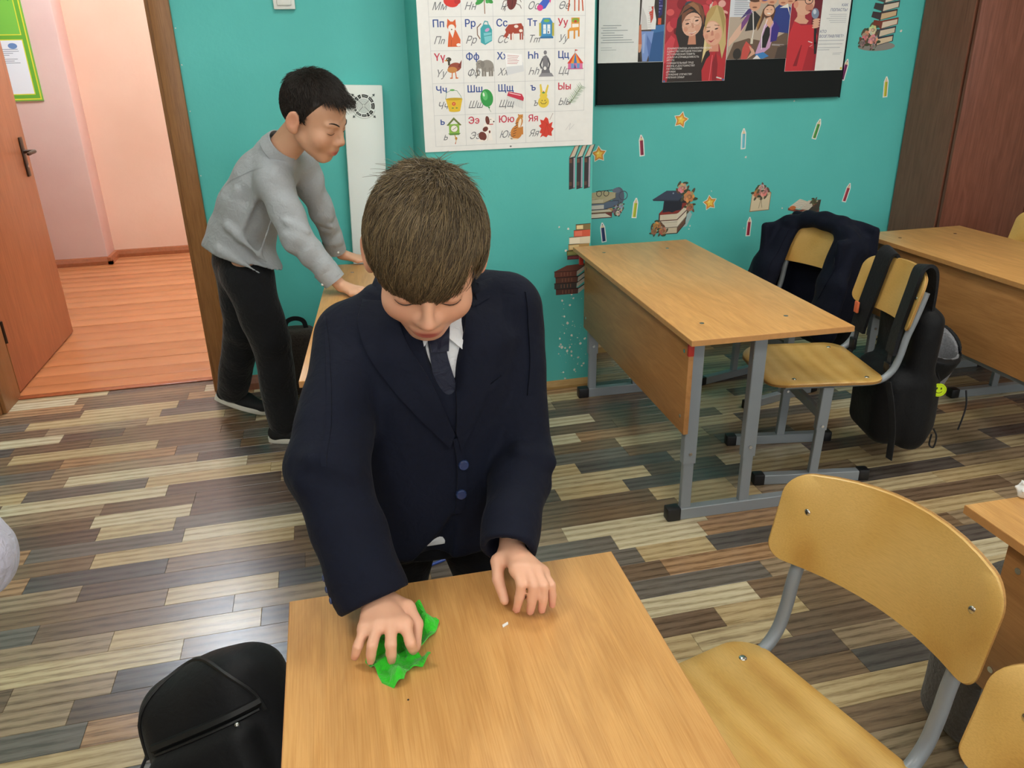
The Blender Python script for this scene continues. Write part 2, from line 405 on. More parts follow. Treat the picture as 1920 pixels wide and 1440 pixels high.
# floor planks: ten wood tones
TONES = [('plank_cream', 'C8BC9E', 'B9AC8C', '93856A'), ('plank_sand', 'BBA67E', 'AC9670', '8C7752'), ('plank_straw', 'BFAE8A', 'AD9B77', '85755A'),
         ('plank_tan', '9A866C', '8B785F', '665542'), ('plank_brown', '7E6850', '725D47', '584635'), ('plank_umber', '66564A', '5C4D42', '463A31'),
         ('plank_grey', '6F685F', '645D55', '4F4943'), ('plank_slate', '5B5550', '524C48', '403B38'), ('plank_walnut', '75614E', '695644', '4E3F31'), ('plank_russet', 'A78562', '957454', '6B5138')]
def plank_mat(name, c1, c2, c3, k):
    s = NT(name); c3 = tuple(int(.1*int(c2[i:i+2], 16)+.9*int(c3[i:i+2], 16)) for i in (0, 2, 4)); mp = s.coord((13, 170, 1), 'Position', loc=(k*3.7, k*5.1, 0))
    n1 = s.n('ShaderNodeTexNoise'); n1.inputs['Scale'].default_value = 1; n1.inputs['Detail'].default_value = 6; n1.inputs['Roughness'].default_value = .65; s.l(mp, 0, n1, 'Vector')
    mw = s.coord((2.4, 19, 1), 'Position', loc=(k*1.3, k*2.9, 0))
    w = s.n('ShaderNodeTexWave', bands_direction='Y'); w.inputs['Scale'].default_value = .55; w.inputs['Distortion'].default_value = 9; w.inputs['Detail'].default_value = 2; w.inputs['Detail Scale'].default_value = .35; s.l(mw, 0, w, 'Vector')
    a = s.n('ShaderNodeMath', operation='MULTIPLY_ADD'); a.inputs[1].default_value = .26; s.l(w, 'Fac', a, 0); s.l(n1, 'Fac', a, 2)
    r = s.ramp([(.43, c3), (.60, c2), (.76, c1)]); s.l(a, 0, r, 0); s.l(r, 0, s.b, 'Base Color')
    s.b.inputs['Roughness'].default_value = .27; s.b.inputs['Specular IOR Level'].default_value = .65
    s.bump(n1, 'Fac', .16, .0012); return s.m
M_PLANK = [plank_mat(*t, k) for k, t in enumerate(TONES)]
M_SUB = plain('dark_subfloor', '2A241E', .9)

# ------------------------------------------------------------------ room shell
WY, PY, TY = 3.48, 3.09, 3.65       # recessed wall, pilaster front, hall side of the wall
def struct(name, lo, hi, m, parent=None):
    o = MB().box(lo, hi).build(name, m, parent, smooth=False)
    if parent is None: tag(o, kind='structure')
    return o
X0, X1, Y0 = -2.6, 4.6, -3.0
floor = struct('floor', (X0, Y0, -.06), (X1, TY, -.004), M_SUB)
wb = MB(); wb.box((-.535, WY, 0), (X1, TY, CEIL)); wb.box((X0, WY, 0), (-1.45, TY, CEIL)); wb.box((-1.45, WY, 2.06), (-.535, TY, CEIL))
tag(wb.build('wall_back', M_TEAL, smooth=False), kind='structure')
tag(MB().box((.395, PY, 0), (1.072, WY+.01, CEIL), bev=.006).build('wall_pilaster', M_TEAL), kind='structure')
struct('wall_left', (X0-.15, Y0, 0), (X0, TY, CEIL), M_CREAM)
struct('wall_right', (X1, Y0, 0), (X1+.15, TY, CEIL), M_CREAM)
WINS = [(-1.9, -.2), (.35, 2.05), (2.6, 4.3)]; WZ0, WZ1 = .85, 2.65
wf = MB(); wf.box((X0-.15, Y0-.25, 0), (X1+.15, Y0, WZ0)); wf.box((X0-.15, Y0-.25, WZ1), (X1+.15, Y0, CEIL))
for a, b in zip([X0-.15]+[w[1] for w in WINS], [w[0] for w in WINS]+[X1+.15]): wf.box((a, Y0-.25, WZ0), (b, Y0, WZ1))
tag(wf.build('wall_front', M_CREAM, smooth=False), kind='structure')
M_PANE = emit('overcast_window_pane', DAY_COL, DAY_E)
for k, (a, b) in enumerate(WINS):
    f_ = MB(); m_ = (a+b)/2; y0, y1 = Y0-.16, Y0-.09
    f_.box((a, y0, WZ0), (a+.06, y1, WZ1)); f_.box((b-.06, y0, WZ0), (b, y1, WZ1)); f_.box((a, y0, WZ0), (b, y1, WZ0+.06)); f_.box((a, y0, WZ1-.06), (b, y1, WZ1)); f_.box((m_-.04, y0, WZ0), (m_+.04, y1, WZ1))
    wo = tag(f_.build('window_%d' % (k+1), M_PLASTIC, smooth=False), kind='structure')
    for p0, p1 in ((a+.06, m_-.04), (m_+.04, b-.06)): MB().box((p0, y0+.03, WZ0+.06), (p1, y0+.036, WZ1-.06)).build('pane', M_PANE, wo, smooth=False)
    MB().box((a-.04, Y0-.1, WZ0-.04), (b+.04, Y0+.12, WZ0), bev=.006).build('window_sill', M_PLASTIC, wo)
struct('ceiling', (-3.2, Y0-.15, CEIL), (X1+.15, 6.7, CEIL+.1), M_WHITE)

# planks
def plank_rows():
    r = random.Random(11); W = .0785; y = TY; out = []
    while y > -1.2:
        x = -1.75 - r.uniform(0, .4); last = None
        while x < 3.4:
            L = r.choice([.24, .30, .36, .40, .45, .50, .58])*r.uniform(.92, 1.08)
            t = r.choices(range(10), [13, 11, 10, 13, 11, 12, 10, 11, 11, 3])[0]
            while last is not None and (t == last or (last in (5, 6, 7) and t in (5, 6, 7)) or (last in (0, 2) and t in (0, 2))): t = r.randrange(10)
            out.append((x, y-W, L, W, t)); last = t; x += L
        y -= W
    return out
def plank_geo(mb, x, y, L, W):
    g = .0003; z0, z1, c = -.004, 0., .0006
    x0, x1, y0, y1 = x+g, x+L-g, y+g, y+W-g
    vs = [(x0, y0, z0), (x1, y0, z0), (x1, y1, z0), (x0, y1, z0), (x0, y0, z1-c), (x1, y0, z1-c), (x1, y1, z1-c), (x0, y1, z1-c), (x0+c, y0+c, z1), (x1-c, y0+c, z1), (x1-c, y1-c, z1), (x0+c, y1-c, z1)]
    fs = [(8, 9, 10, 11)] + [(i, (i+1) % 4, 4+(i+1) % 4, 4+i) for i in range(4)] + [(4+i, 4+(i+1) % 4, 8+(i+1) % 4, 8+i) for i in range(4)]
    mb.add(vs, fs)
def px_area(x, y, L, W):
    A = []
    for dx, dy in ((0, 0), (L, 0), (L, W), (0, W)):
        v = Vector((x+dx, y+dy, -1.375)); zc = v.dot(_f)
        if zc < .15: return 0
        A.append((960+1460*v.dot(_r)/zc, 720-1460*v.dot(_u)/zc))
    cx = sum(a[0] for a in A)/4; cy = sum(a[1] for a in A)/4
    if not (-120 < cx < 2040 and 0 < cy < 1500): return 0
    return abs(sum(A[i][0]*A[(i+1) % 4][1]-A[(i+1) % 4][0]*A[i][1] for i in range(4)))/2
rows = plank_rows(); rows.sort(key=lambda p: -px_area(*p[:4]))
for p in rows[:300]:
    mb = MB(); plank_geo(mb, *p[:4]); mb.build('floor_plank', M_PLANK[p[4]], floor, smooth=False)
mb = MB()
for p in rows[300:]:
    mb.cur = p[4]; plank_geo(mb, *p[:4])
tag(mb.build('floor_planks', M_PLANK, floor, smooth=False), kind='stuff')

# hallway beyond the door
hall = struct('floor_hall', (-3.0, TY, -.08), (1.6, 6.7, -.02), M_SUB)
M_HALLFL = []
for k, (a, b) in enumerate([('BF7A4C', 'B47044'), ('BA7548', 'AE6B40'), ('C37E50', 'B87448')]):
    s = NT('orange_brown_floor_paint.%d' % k); mp = s.coord((1.2, 9, 1), 'Position', loc=(k, k*2, 0)); nz = s.n('ShaderNodeTexNoise'); nz.inputs['Scale'].default_value = 2; nz.inputs['Detail'].default_value = 5; s.l(mp, 0, nz, 'Vector')
    r = s.ramp([(.3, b), (.7, a)]); s.l(nz, 'Fac', r, 0); s.l(r, 0, s.b, 'Base Color'); s.b.inputs['Roughness'].default_value = .28; s.b.inputs['Specular IOR Level'].default_value = .45
    m2 = s.coord((3, 30, 1), 'Position'); n2 = s.n('ShaderNodeTexNoise'); n2.inputs['Scale'].default_value = 2; s.l(m2, 0, n2, 'Vector'); s.bump(n2, 'Fac', .25, .004); M_HALLFL.append(s.m)
y = TY; r = random.Random(3); k = 0
while y < 6.5:
    w = r.uniform(.11, .15); mb = MB(); dz = r.uniform(-.002, .002)
    mb.box((-3.0, y+.0006, -.03), (1.6, y+w-.0006, .004+dz*.4), bev=.0018)
    mb.build('floor_board', M_HALLFL[k % 3], hall); y += w; k += 1
struct('wall_hall', (-3.2, 6.5, 0), (1.8, 6.7, CEIL), M_PEACH)
tag(MB().box((-3.0, 6.28, 0), (-1.62, 6.52, CEIL), bev=.015).build('wall_hall_pilaster', M_PINK), kind='structure')
struct('wall_hall_left', (-3.2, TY, 0), (-3.0, 6.5, CEIL), M_PEACH)
struct('wall_hall_right', (1.6, TY, 0), (1.8, 6.5, CEIL), M_PEACH)
sk = [(0, 0), (.03, 0), (.03, .03), (.018, .055), (0, .06)]
def skirting(name, a, b, nrm, m, prof=sk):
    a, b, nrm = Vector(a), Vector(b), Vector(nrm)
    o = MB().loft([[p + nrm*u + Vector((0, 0, v)) for u, v in prof] for p in (a, b)]).build(name, m, smooth=False); return tag(o, kind='structure')
skirting('baseboard_hall', (-1.62, 6.5, 0), (1.6, 6.5, 0), (0, -1, 0), M_HALLSKIRT)
skirting('baseboard_hall_pilaster', (-3.0, 6.28, 0), (-1.59, 6.28, 0), (0, -1, 0), M_HALLSKIRT)
skirting('baseboard_hall_return', (-1.62, 6.25, 0), (-1.62, 6.5, 0), (1, 0, 0), M_HALLSKIRT)
skp = [(0, 0), (.018, 0), (.018, .012), (.006, .03), (0, .035)]
skirting('baseboard_back', (1.072, WY, 0), (2.80, WY, 0), (0, -1, 0), M_SKIRT, sk)
skirting('baseboard_back_left', (-.48, WY, 0), (.395, WY, 0), (0, -1, 0), M_WARD, sk)
skirting('baseboard_pilaster', (.395, PY, 0), (1.08, PY, 0), (0, -1, 0), M_SKIRT, skp)
skirting('baseboard_pilaster_side', (1.072, PY-.018, 0), (1.072, WY, 0), (1, 0, 0), M_SKIRT, skp)
# door frame, casing and leaf
fr = MB(); fr.box((-.58, WY-.005, 0), (-.53, TY+.005, 2.06), bev=.003); fr.box((-1.46, WY-.005, 0), (-1.43, TY+.005, 2.06), bev=.003); fr.box((-1.46, WY-.005, 2.02), (-.53, TY+.005, 2.07), bev=.003)
tag(fr.build('trim_1', M_CASING), kind='structure')
cs = MB(); cs.box((-.565, WY-.022, 0), (-.49, WY, 2.11), bev=.005); cs.box((-1.52, WY-.022, 0), (-1.445, WY, 2.11), bev=.005); cs.box((-1.52, WY-.022, 2.04), (-.49, WY, 2.115), bev=.005)
tag(cs.build('trim_2', M_CASING), kind='structure')
th = MB().box((-1.45, TY-.03, 0), (-.53, TY+.01, .006), bev=.002).build('trim_3', M_HALLSKIRT); tag(th, kind='structure')
dl = MB(); dl.box((-1.482, 3.69, .012), (-1.441, 4.575, 2.01), bev=.002)
dleaf = dl.build('door_1', M_DOOR); tag(dleaf, kind='structure')
MB().box((-1.481, 3.6885, .012), (-1.442, 3.6925, 2.01)).build('edge_band', M_DOOREDGE, dleaf, smooth=False)
h = MB(); h.box((-1.4405, 4.475, .865), (-1.433, 4.515, 1.055), bev=.003); h.build('handle_plate', M_METAL, dleaf)
h = MB(); h.tube(bez([(-1.436, 4.495, .985), (-1.40, 4.495, .985), (-1.385, 4.49, .985), (-1.382, 4.44, .985), (-1.384, 4.38, .982)], 5), [.009]*20+[.006], 10); h.build('lever_handle', M_METAL, dleaf)
h = MB(); h.cyl((-1.436, 4.495, .915), (-1.43, 4.495, .915), .008); h.build('key_cylinder', M_CHROME, dleaf)
for z in (.30, 1.7):
    h = MB(); h.cyl((-1.437, 3.684, z-.05), (-1.437, 3.684, z+.05), .007); h.box((-1.475, 3.6865, z-.05), (-1.437, 3.689, z+.05)); h.build('hinge', M_METAL, dleaf)
h = MB().box((-.575, 3.50, .95), (-.569, 3.56, 1.1)).build('strike_plate', M_CHROME, bpy.data.objects['trim_1'])

# lamps
M_EMR = emit('led_diffuser', LAMP_COL, LAMP_E); M_EMH = emit('hall_led_diffuser', HALL_COL, HALL_E)
def ceiling_lamp(x, y, w, l, em, label, name='ceiling_lamp'):
    t = empty(name, (x, y, CEIL), 0, label, 'lamp')
    MB().box((-w/2, -l/2, -.04), (w/2, l/2, 0), bev=.004).build('lamp_housing', M_PLASTIC, t)
    MB().box((-w/2+.02, -l/2+.02, -.05), (w/2-.02, l/2-.02, -.0405)).build('lamp_diffuser', em, t, smooth=False)
pl = ['over the door side of the room', 'over the front left desks', 'over the back middle desks', 'over the front middle desks', 'over the back right desks', 'over the front right desks']
for (x, y), s_ in zip(ROOM_LAMPS, pl): ceiling_lamp(x, y, .6, .6, M_EMR, 'square white LED panel lamp on the ceiling ' + s_)
for (x, y), s_ in zip(HALL_LAMPS, ['opposite the open door', 'further along the hall']): ceiling_lamp(x, y, .5, .9, M_EMH, 'cool white LED panel lamp on the hallway ceiling ' + s_, 'hall_lamp')

# wardrobe in the right corner
wd = empty('wardrobe', (2.82, 3.145, 0), 0, 'tall brown wardrobe with a dark side and reddish doors in the right corner', 'wardrobe')
MB().box((0, .012, .0), (.02, .325, 2.2)).build('side_panel', M_WARD, wd, smooth=False)
MB().box((.021, .30, .0), (1.4, .322, 2.2)).build('back_panel', M_WARD, wd, smooth=False)
MB().box((0, 0, 2.2), (1.42, .325, 2.222)).build('top_panel', M_WARD, wd, smooth=False)
MB().box((.021, .02, .0), (1.4, .04, .07)).build('plinth', M_WARD, wd, smooth=False)
MB().box((1.4, .012, .0), (1.42, .325, 2.2)).build('side_panel', M_WARD, wd, smooth=False)
for k, (a, b) in enumerate(((.004, .468), (.472, .936), (.94, 1.416))):
    d = MB().box((a, -.018, .075), (b, 0, 2.196), bev=.002).build('door', M_WARDR, wd)
    xh = b-.035 if k != 1 else a+.035
    hm = MB(); hm.tube(bez([(xh, -.018, 1.02), (xh, -.045, 1.04), (xh, -.05, 1.08), (xh, -.045, 1.12), (xh, -.018, 1.14)], 4), .005, 8); hm.build('handle', M_METAL, d)
# ------------------------------------------------------------------ desks
def make_desk(label):
    """local frame: corner nearest the camera's left; x 0-.5 depth, y 0-1.2 length, panel at x=.05"""
    W, L, Hh, T = .5, 1.2, .64, .018
    t = empty('school_desk', label=label, cat='desk')
    m = MB(); m.box((0, 0, Hh-T), (W, L, Hh), bev=.0015); top = m.build('tabletop', [M_DESK], t)
    e = MB(); b = .0006
    e.box((-b, -b, Hh-T+.0012), (W+b, 0, Hh-.0012)); e.box((-b, L, Hh-T+.0012), (W+b, L+b, Hh-.0012)); e.box((-b, 0, Hh-T+.0012), (0, L, Hh-.0012)); e.box((W, 0, Hh-T+.0012), (W+b, L, Hh-.0012))
    e.build('edge_band', M_EDGE, top, smooth=False)
    for x in (.09, .36):
        for y in (.135, L-.135): MB().cyl((x, y, Hh-.001), (x, y, Hh+.0008), .007, 14).build('screw_cap', M_CHROME, top)
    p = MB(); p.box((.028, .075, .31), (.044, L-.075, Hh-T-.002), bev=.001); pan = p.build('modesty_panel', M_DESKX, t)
    for y in (.105, L-.105):
        MB().cyl((.0265, y, .36), (.0285, y, .36), .006, 10).build('screw', M_CHROME, pan)
        MB().cyl((.0265, y, .57), (.0285, y, .57), .006, 10).build('screw', M_CHROME, pan)
    for y, s in ((.060, 1), (L-.060, -1)):
        hk = MB(); hk.box((.012, y-.012*s-.006, .575), (.03, y-.012*s+.006, Hh-T), bev=.002); hk.build('bag_hook', M_RED, t)
    for y in (.1, L-.1):
        f = MB().bar((.035, y, .02), (.46, y, .02), .03, .04).build('foot_bar', M_GREY, t)
        for x0, x1 in ((.0, .045), (.452, .497)): MB().box((x0, y-.019, .0), (x1, y+.019, .044), bev=.004).build('end_cap', M_BLACKPL, f)
        for x in (.062, .262):
            g = MB(); g.bar((x, y, .2), (x, y, Hh-T), .042, .028, up=(0, 1, 0)); lg = g.build('leg', M_GREY, t)
            MB().bar((x, y, .04), (x, y, .21), .034, .02, up=(0, 1, 0)).build('inner_tube', M_GREY, lg)
            MB().cyl((x, y-.018, .235), (x, y-.012, .235), .006, 8).build('clamp_screw', M_CHROME, lg)
        MB().bar((.03, y, Hh-T-.012), (.44, y, Hh-T-.012), .028, .02).build('top_rail', M_GREY, t)
    MB().bar((.062, .1, .30), (.062, L-.1, .30), .02, .03).build('cross_bar', M_GREY, t)
    return t
def place(o, x, y, deg, label=None, group=None):
    o.location = (x, y, 0); o.rotation_euler = (0, 0, math.radians(deg))
    if label: o['label'] = label
    if group: o['group'] = group
    return o
D = make_desk('long school desk')
DG = 'beech school desks'
place(D, .945, 1.862, -1.8, 'empty beech school desk with grey legs beside the teal pilaster, jacket chair behind it', DG)
d2 = place(dup(D), -.125, -.21, -.5, 'beech school desk in the foreground, being wiped with a green cloth', DG)
d3 = place(dup(D), 2.235, 1.72, -.3, 'beech school desk at the far right in front of the dark wardrobe', DG)
d4 = place(dup(D), 1.01, -.245, -.8, 'beech school desk at the right edge with a white paper scrap on its corner', DG)
for ch in list(d4.children):
    if ch.name.startswith('bag_hook') and min(v.co.y for v in ch.data.vertices) > .6: bpy.data.objects.remove(ch)
d5 = place(dup(D), -.112, 1.867, -5., 'beech school desk wiped by the boy in the grey shirt', DG)

for ch in list(d2.children):
    if ch.name.startswith('tabletop'):
        for c_ in list(ch.children):
            if c_.name.startswith('screw_cap'): bpy.data.objects.remove(c_)
        for x, y, r_ in ((.345, 1.14, .0012), (.15, .965, .0014)): MB().cyl((x, y, .6395), (x, y, .6403), r_, 8).build('screw_hole', M_BLACKPL, ch)
# ------------------------------------------------------------------ chairs
def rounded_plate(fn, hw, hh, rad, nx=16, nz=8, t=.009, taper=0.):
    """plate in (u,v) with rounded corners; fn(u,v)->point, returns front+back grid via normals"""
    us = [math.sin(math.pi*(i/nx-.5))*hw for i in range(nx+1)]; rows = []
    return us
def make_chair(label):
    """local frame: +x towards the back, seat centre about x=0"""
    t = empty('school_chair', label=label, cat='chair')
    SH = .385
    # seat
    def outline(hx0, hx1, hy, rad, n=7):
        pts = []
        for cx, cy, a0 in ((hx1-rad, hy-rad, 0), (hx0+rad*1.5, hy-rad*1.5, 90), (hx0+rad*1.5, -hy+rad*1.5, 180), (hx1-rad, -hy+rad, 270)):
            R = rad if cx > 0 else rad*1.5
            for i in range(n+1):
                a = math.radians(a0+90*i/n); pts.append((cx+R*math.cos(a), cy+R*math.sin(a)))
        return pts
    O = outline(-.2, .17, .19, .055)
    # straight back edge bows slightly outwards
    O = [(x + (.018*(1-(y/.19)**2) if x > .1 else 0), y) for x, y in O]
    def zs(x, y):
        z = SH - .012*math.exp(-((x-.06)/.13)**2)*(1-(y/.21)**2)
        if x < -.11: z -= .9*(x+.11)**2*2.2
        return z
    m = MB(); rings = []; th = .011
    for s_, dz in ((1.0, -th), (1.0, -.003), (.985, 0.), (.85, 0), (.65, 0), (.4, 0), (.15, 0)):
        rings.append([Vector((x*s_, y*s_, zs(x*s_, y*s_)+dz)) for x, y in O])
    bot = [[Vector((x*s_, y*s_, zs(x*s_, y*s_)-th)) for x, y in O] for s_ in (.15, .5, 1.0)]
    m.loft(bot+rings[0:], caps=True); seat = m.build('seat', M_PLY, t, 50)
    e = MB(); e.loft([[Vector((x*q, y*q, zs(x, y)+dz)) for x, y in O] for q, dz in ((1.0005, -th+.0005), (1.0015, -th*.5), (1.0005, -.0032))], caps=False); e.build('plywood_edge', M_PLYEDGE, seat)
    for x in (-.12, .125):
        for y in (-.145, .145): MB().sphere((x, y, zs(x, y)), .0075, 12, 6, (1, 1, .35)).build('screw_head', M_CHROME, seat)
    # backrest: bent plate
    HW, ZB, ZT, RB = .193, .545, .702, .036
    def bx(y): return .215 + .055*(1-(y/HW)**2)
    def edge(n=7):
        pts = []
        for cy, cz, a0, R in ((HW-RB, ZT-RB, 0, RB), (-HW+RB, ZT-RB, 90, RB), (-HW+.03, ZB+.03, 180, .03), (HW-.03, ZB+.03, 270, .03)):
            for i in range(n+1):
                a = math.radians(a0+90*i/n); pts.append((cy+R*math.cos(a), cz+R*math.sin(a)))
        P = []
        for i, (y, z) in enumerate(pts):
            P.append((y, z)); y2, z2 = pts[(i+1) % len(pts)]
            if abs(y2-y) > .1:
                for k in range(1, 10): P.append((y+(y2-y)*k/10, z+(z2-z)*k/10))
        return [(y, z+(.022*(1-(y/HW)**2) if z > .63 else (-.004*(1-(y/HW)**2)))) for y, z in P]
    E_ = edge(); zc = (ZB+ZT)/2
    def bp(y, z, off): 
        lean = (z-zc)*.22
        return Vector((bx(y)+lean+off, y, z))
    fr_ = []; 
    for s_ in (.12, .35, .6, .82, .985): fr_.append([bp(y*s_, zc+(z-zc)*s_, 0.) for y, z in E_])
    sid = [[bp(y, z, o_) for y, z in E_] for o_ in (.003, .0075)]
    bk = [[bp(y*s_, zc+(z-zc)*s_, .0105) for y, z in E_] for s_ in (.985, .82, .6, .35, .12)]
    back = MB().loft(fr_+sid+bk).build('backrest', M_PLY, t, 50)
    MB().loft([[bp(y*q, zc+(z-zc)*q, o_) for y, z in E_] for q, o_ in ((1.0004, .0028), (1.002, .0052), (1.0004, .0078))], caps=False).build('plywood_edge', M_PLYEDGE, back)
    for y in (-.148, .148): MB().sphere(bp(y, zc+.02, -.0005), .0065, 12, 6, (.4, 1, 1)).build('screw_head', M_CHROME, back)
    for y in (-.148, .148):
        tb = MB(); tb.tube(bez([(-.15, y, .362), (.08, y, .362), (.165, y, .368), (.205, y, .40), (.222, y, .45), (.232, y, .51), (.2485, y, .57), (.261, y, .62), (.270, y, .662)], 6), .0115, 12)
        tb.build('back_tube', M_GREY, t)
        f = MB().bar((-.20, y, .018), (.16, y, .018), .03, .036).build('foot_bar', M_GREY, t)
        for x0, x1 in ((-.222, -.185), (.145, .182)): MB().box((x0, y-.018, 0), (x1, y+.018, .04), bev=.004).build('end_cap', M_BLACKPL, f)
        lg = MB().bar((-.01, y, .20), (-.005, y, .355), .036, .026, up=(0, 1, 0)).build('leg', M_GREY, t)
        MB().bar((-.015, y, .035), (-.0095, y, .205), .03, .02, up=(0, 1, 0)).build('inner_tube', M_GREY, lg)
        MB().cyl((-.0095, y-.017, .215), (-.0095, y-.012, .215), .005, 8).build('clamp_screw', M_CHROME, lg)
    MB().bar((-.01, -.148, .25), (-.01, .148, .25), .02, .034).build('cross_bar', M_GREY, t)
    return t
CH = make_chair('school chair'); CG = 'plywood school chairs'
place(CH, 1.572, 2.2, -10, 'plywood school chair behind the empty desk with a black backpack hung on it', CG)
c2 = place(dup(CH), 1.785, 2.85, 14, 'plywood school chair by the teal wall with a navy jacket draped over it', CG); c2.scale = (1, 1, .945)
c3 = place(dup(CH), .552, .795, 15, 'large plywood school chair at the foreground desk, seat and grey back tubes in full view', CG)
c4 = place(dup(CH), .522, .352, 9, 'plywood school chair at the lower right corner, only its backrest showing', CG)
c5 = place(dup(CH), 2.72, 2.66, -3, 'plywood school chair at the far side of the right desk, backrest before the wardrobe', CG)
c6 = place(dup(CH), 2.93, 2.16, 2, 'plywood school chair beyond the right edge, one capped foot showing under the right desk', CG)
# ------------------------------------------------------------------ flat prints: posters, papers and stickers
_texts = []
class Print:
    """flat artwork on a plane: u to the right, v up, each layer a hair in front of the last"""
    def __init__(s, o, u=(1, 0, 0), v=(0, 0, 1), step=.00002, base=.0):
        s.o = Vector(o); s.u = Vector(u).normalized(); s.v = Vector(v).normalized(); s.n = s.u.cross(s.v)
        s.k = 0; s.step = step; s.base = base; s.vs = []; s.fs = []; s.mi = []; s.mats = []; s.pend = []
        s.ox = s.oy = 0.; s.sx = s.sy = 1.
    def frame(s, ox=0., oy=0., sx=1., sy=None): s.ox, s.oy, s.sx, s.sy = ox, oy, sx, (sx if sy is None else sy); return s
    def P(s, x, y, h): return s.o + s.u*(s.ox+x*s.sx) + s.v*(s.oy+y*s.sy) + s.n*(s.base+h)
    def m(s, c):
        mt = c if isinstance(c, bpy.types.Material) else ink(c)
        if mt not in s.mats: s.mats.append(mt)
        return s.mats.index(mt)
    def poly(s, c, pts):
        s.k += 1; h = s.k*s.step; i0 = len(s.vs); s.vs += [s.P(x, y, h) for x, y in pts]; s.fs.append(tuple(range(i0, i0+len(pts)))); s.mi.append(s.m(c)); return s
    def E(s, c, cx, cy, rx, ry=None, rot=0, n=20):
        ry = rx if ry is None else ry; ca, sa = math.cos(math.radians(rot)), math.sin(math.radians(rot))
        return s.poly(c, [(cx+rx*math.cos(a)*ca-ry*math.sin(a)*sa, cy+rx*math.cos(a)*sa+ry*math.sin(a)*ca) for a in (2*math.pi*i/n for i in range(n))])
    def R(s, c, x0, y0, x1, y1): return s.poly(c, [(x0, y0), (x1, y0), (x1, y1), (x0, y1)])
    def ring(s, c, cx, cy, r0, r1, a0=0, a1=360, n=28):
        s.k += 1; h = s.k*s.step; mi = s.m(c)
        for i in range(n):
            t0, t1 = (math.radians(a0+(a1-a0)*(i+q)/n) for q in (0, 1)); i0 = len(s.vs)
            s.vs += [s.P(cx+r*math.cos(t), cy+r*math.sin(t), h) for r, t in ((r0, t0), (r1, t0), (r1, t1), (r0, t1))]; s.fs.append((i0, i0+1, i0+2, i0+3)); s.mi.append(mi)
        return s
    def L(s, c, pts, w, w2=None):
        """line with round-ish joints"""
        s.k += 1; h = s.k*s.step; mi = s.m(c); n = len(pts)-1; w2 = w if w2 is None else w2
        for i in range(n):
            (x0, y0), (x1, y1) = pts[i], pts[i+1]; dx, dy = x1-x0, y1-y0; l = math.hypot(dx, dy) or 1e-9
            a = (w+(w2-w)*i/n)/2; b = (w+(w2-w)*(i+1)/n)/2; px, py = -dy/l, dx/l; ex, ey = dx/l*a*.5, dy/l*a*.5; i0 = len(s.vs)
            s.vs += [s.P(x, y, h) for x, y in ((x0+px*a-ex, y0+py*a-ey), (x0-px*a-ex, y0-py*a-ey), (x1-px*b+ex, y1-py*b+ey), (x1+px*b+ex, y1+py*b+ey))]
            s.fs.append((i0, i0+1, i0+2, i0+3)); s.mi.append(mi)
        return s
    def T(s, c, txt, x, y, size, shear=0., off=0., align='LEFT', sx=1.):
        s.k += 1; cu = bpy.data.curves.new('lettering', 'FONT'); cu.body = txt; cu.size = 1.; cu.shear = shear; cu.offset = off; cu.align_x = align; cu.resolution_u = 3
        ob = bpy.data.objects.new('lettering', cu); COL.objects.link(ob); s.pend.append((ob, c, s.ox+x*s.sx, s.oy+y*s.sy, size, s.k*s.step, sx)); return s
    def finish(s, name, parent=None, back=None):
        """back: (material, thickness, outline) makes a solid sheet behind the artwork"""
        if back:
            mt, t, out = back; n = len(out); s.frame(); i0 = len(s.vs); mi = s.m(mt)
            s.vs += [s.P(x, y, .00003) for x, y in out]+[s.P(x, y, .00003-t) for x, y in out]
            s.fs += [tuple(range(i0, i0+n)), tuple(range(i0+n, i0+2*n))[::-1]]+[(i0+i, i0+n+i, i0+n+(i+1) % n, i0+(i+1) % n) for i in range(n)]; s.mi += [mi]*(n+2)
        o = bpy.data.objects.new(name, bpy.data.meshes.new(name)); COL.objects.link(o); o.parent = parent; _texts.append((s, o)); return o
from mathutils.geometry import delaunay_2d_cdt
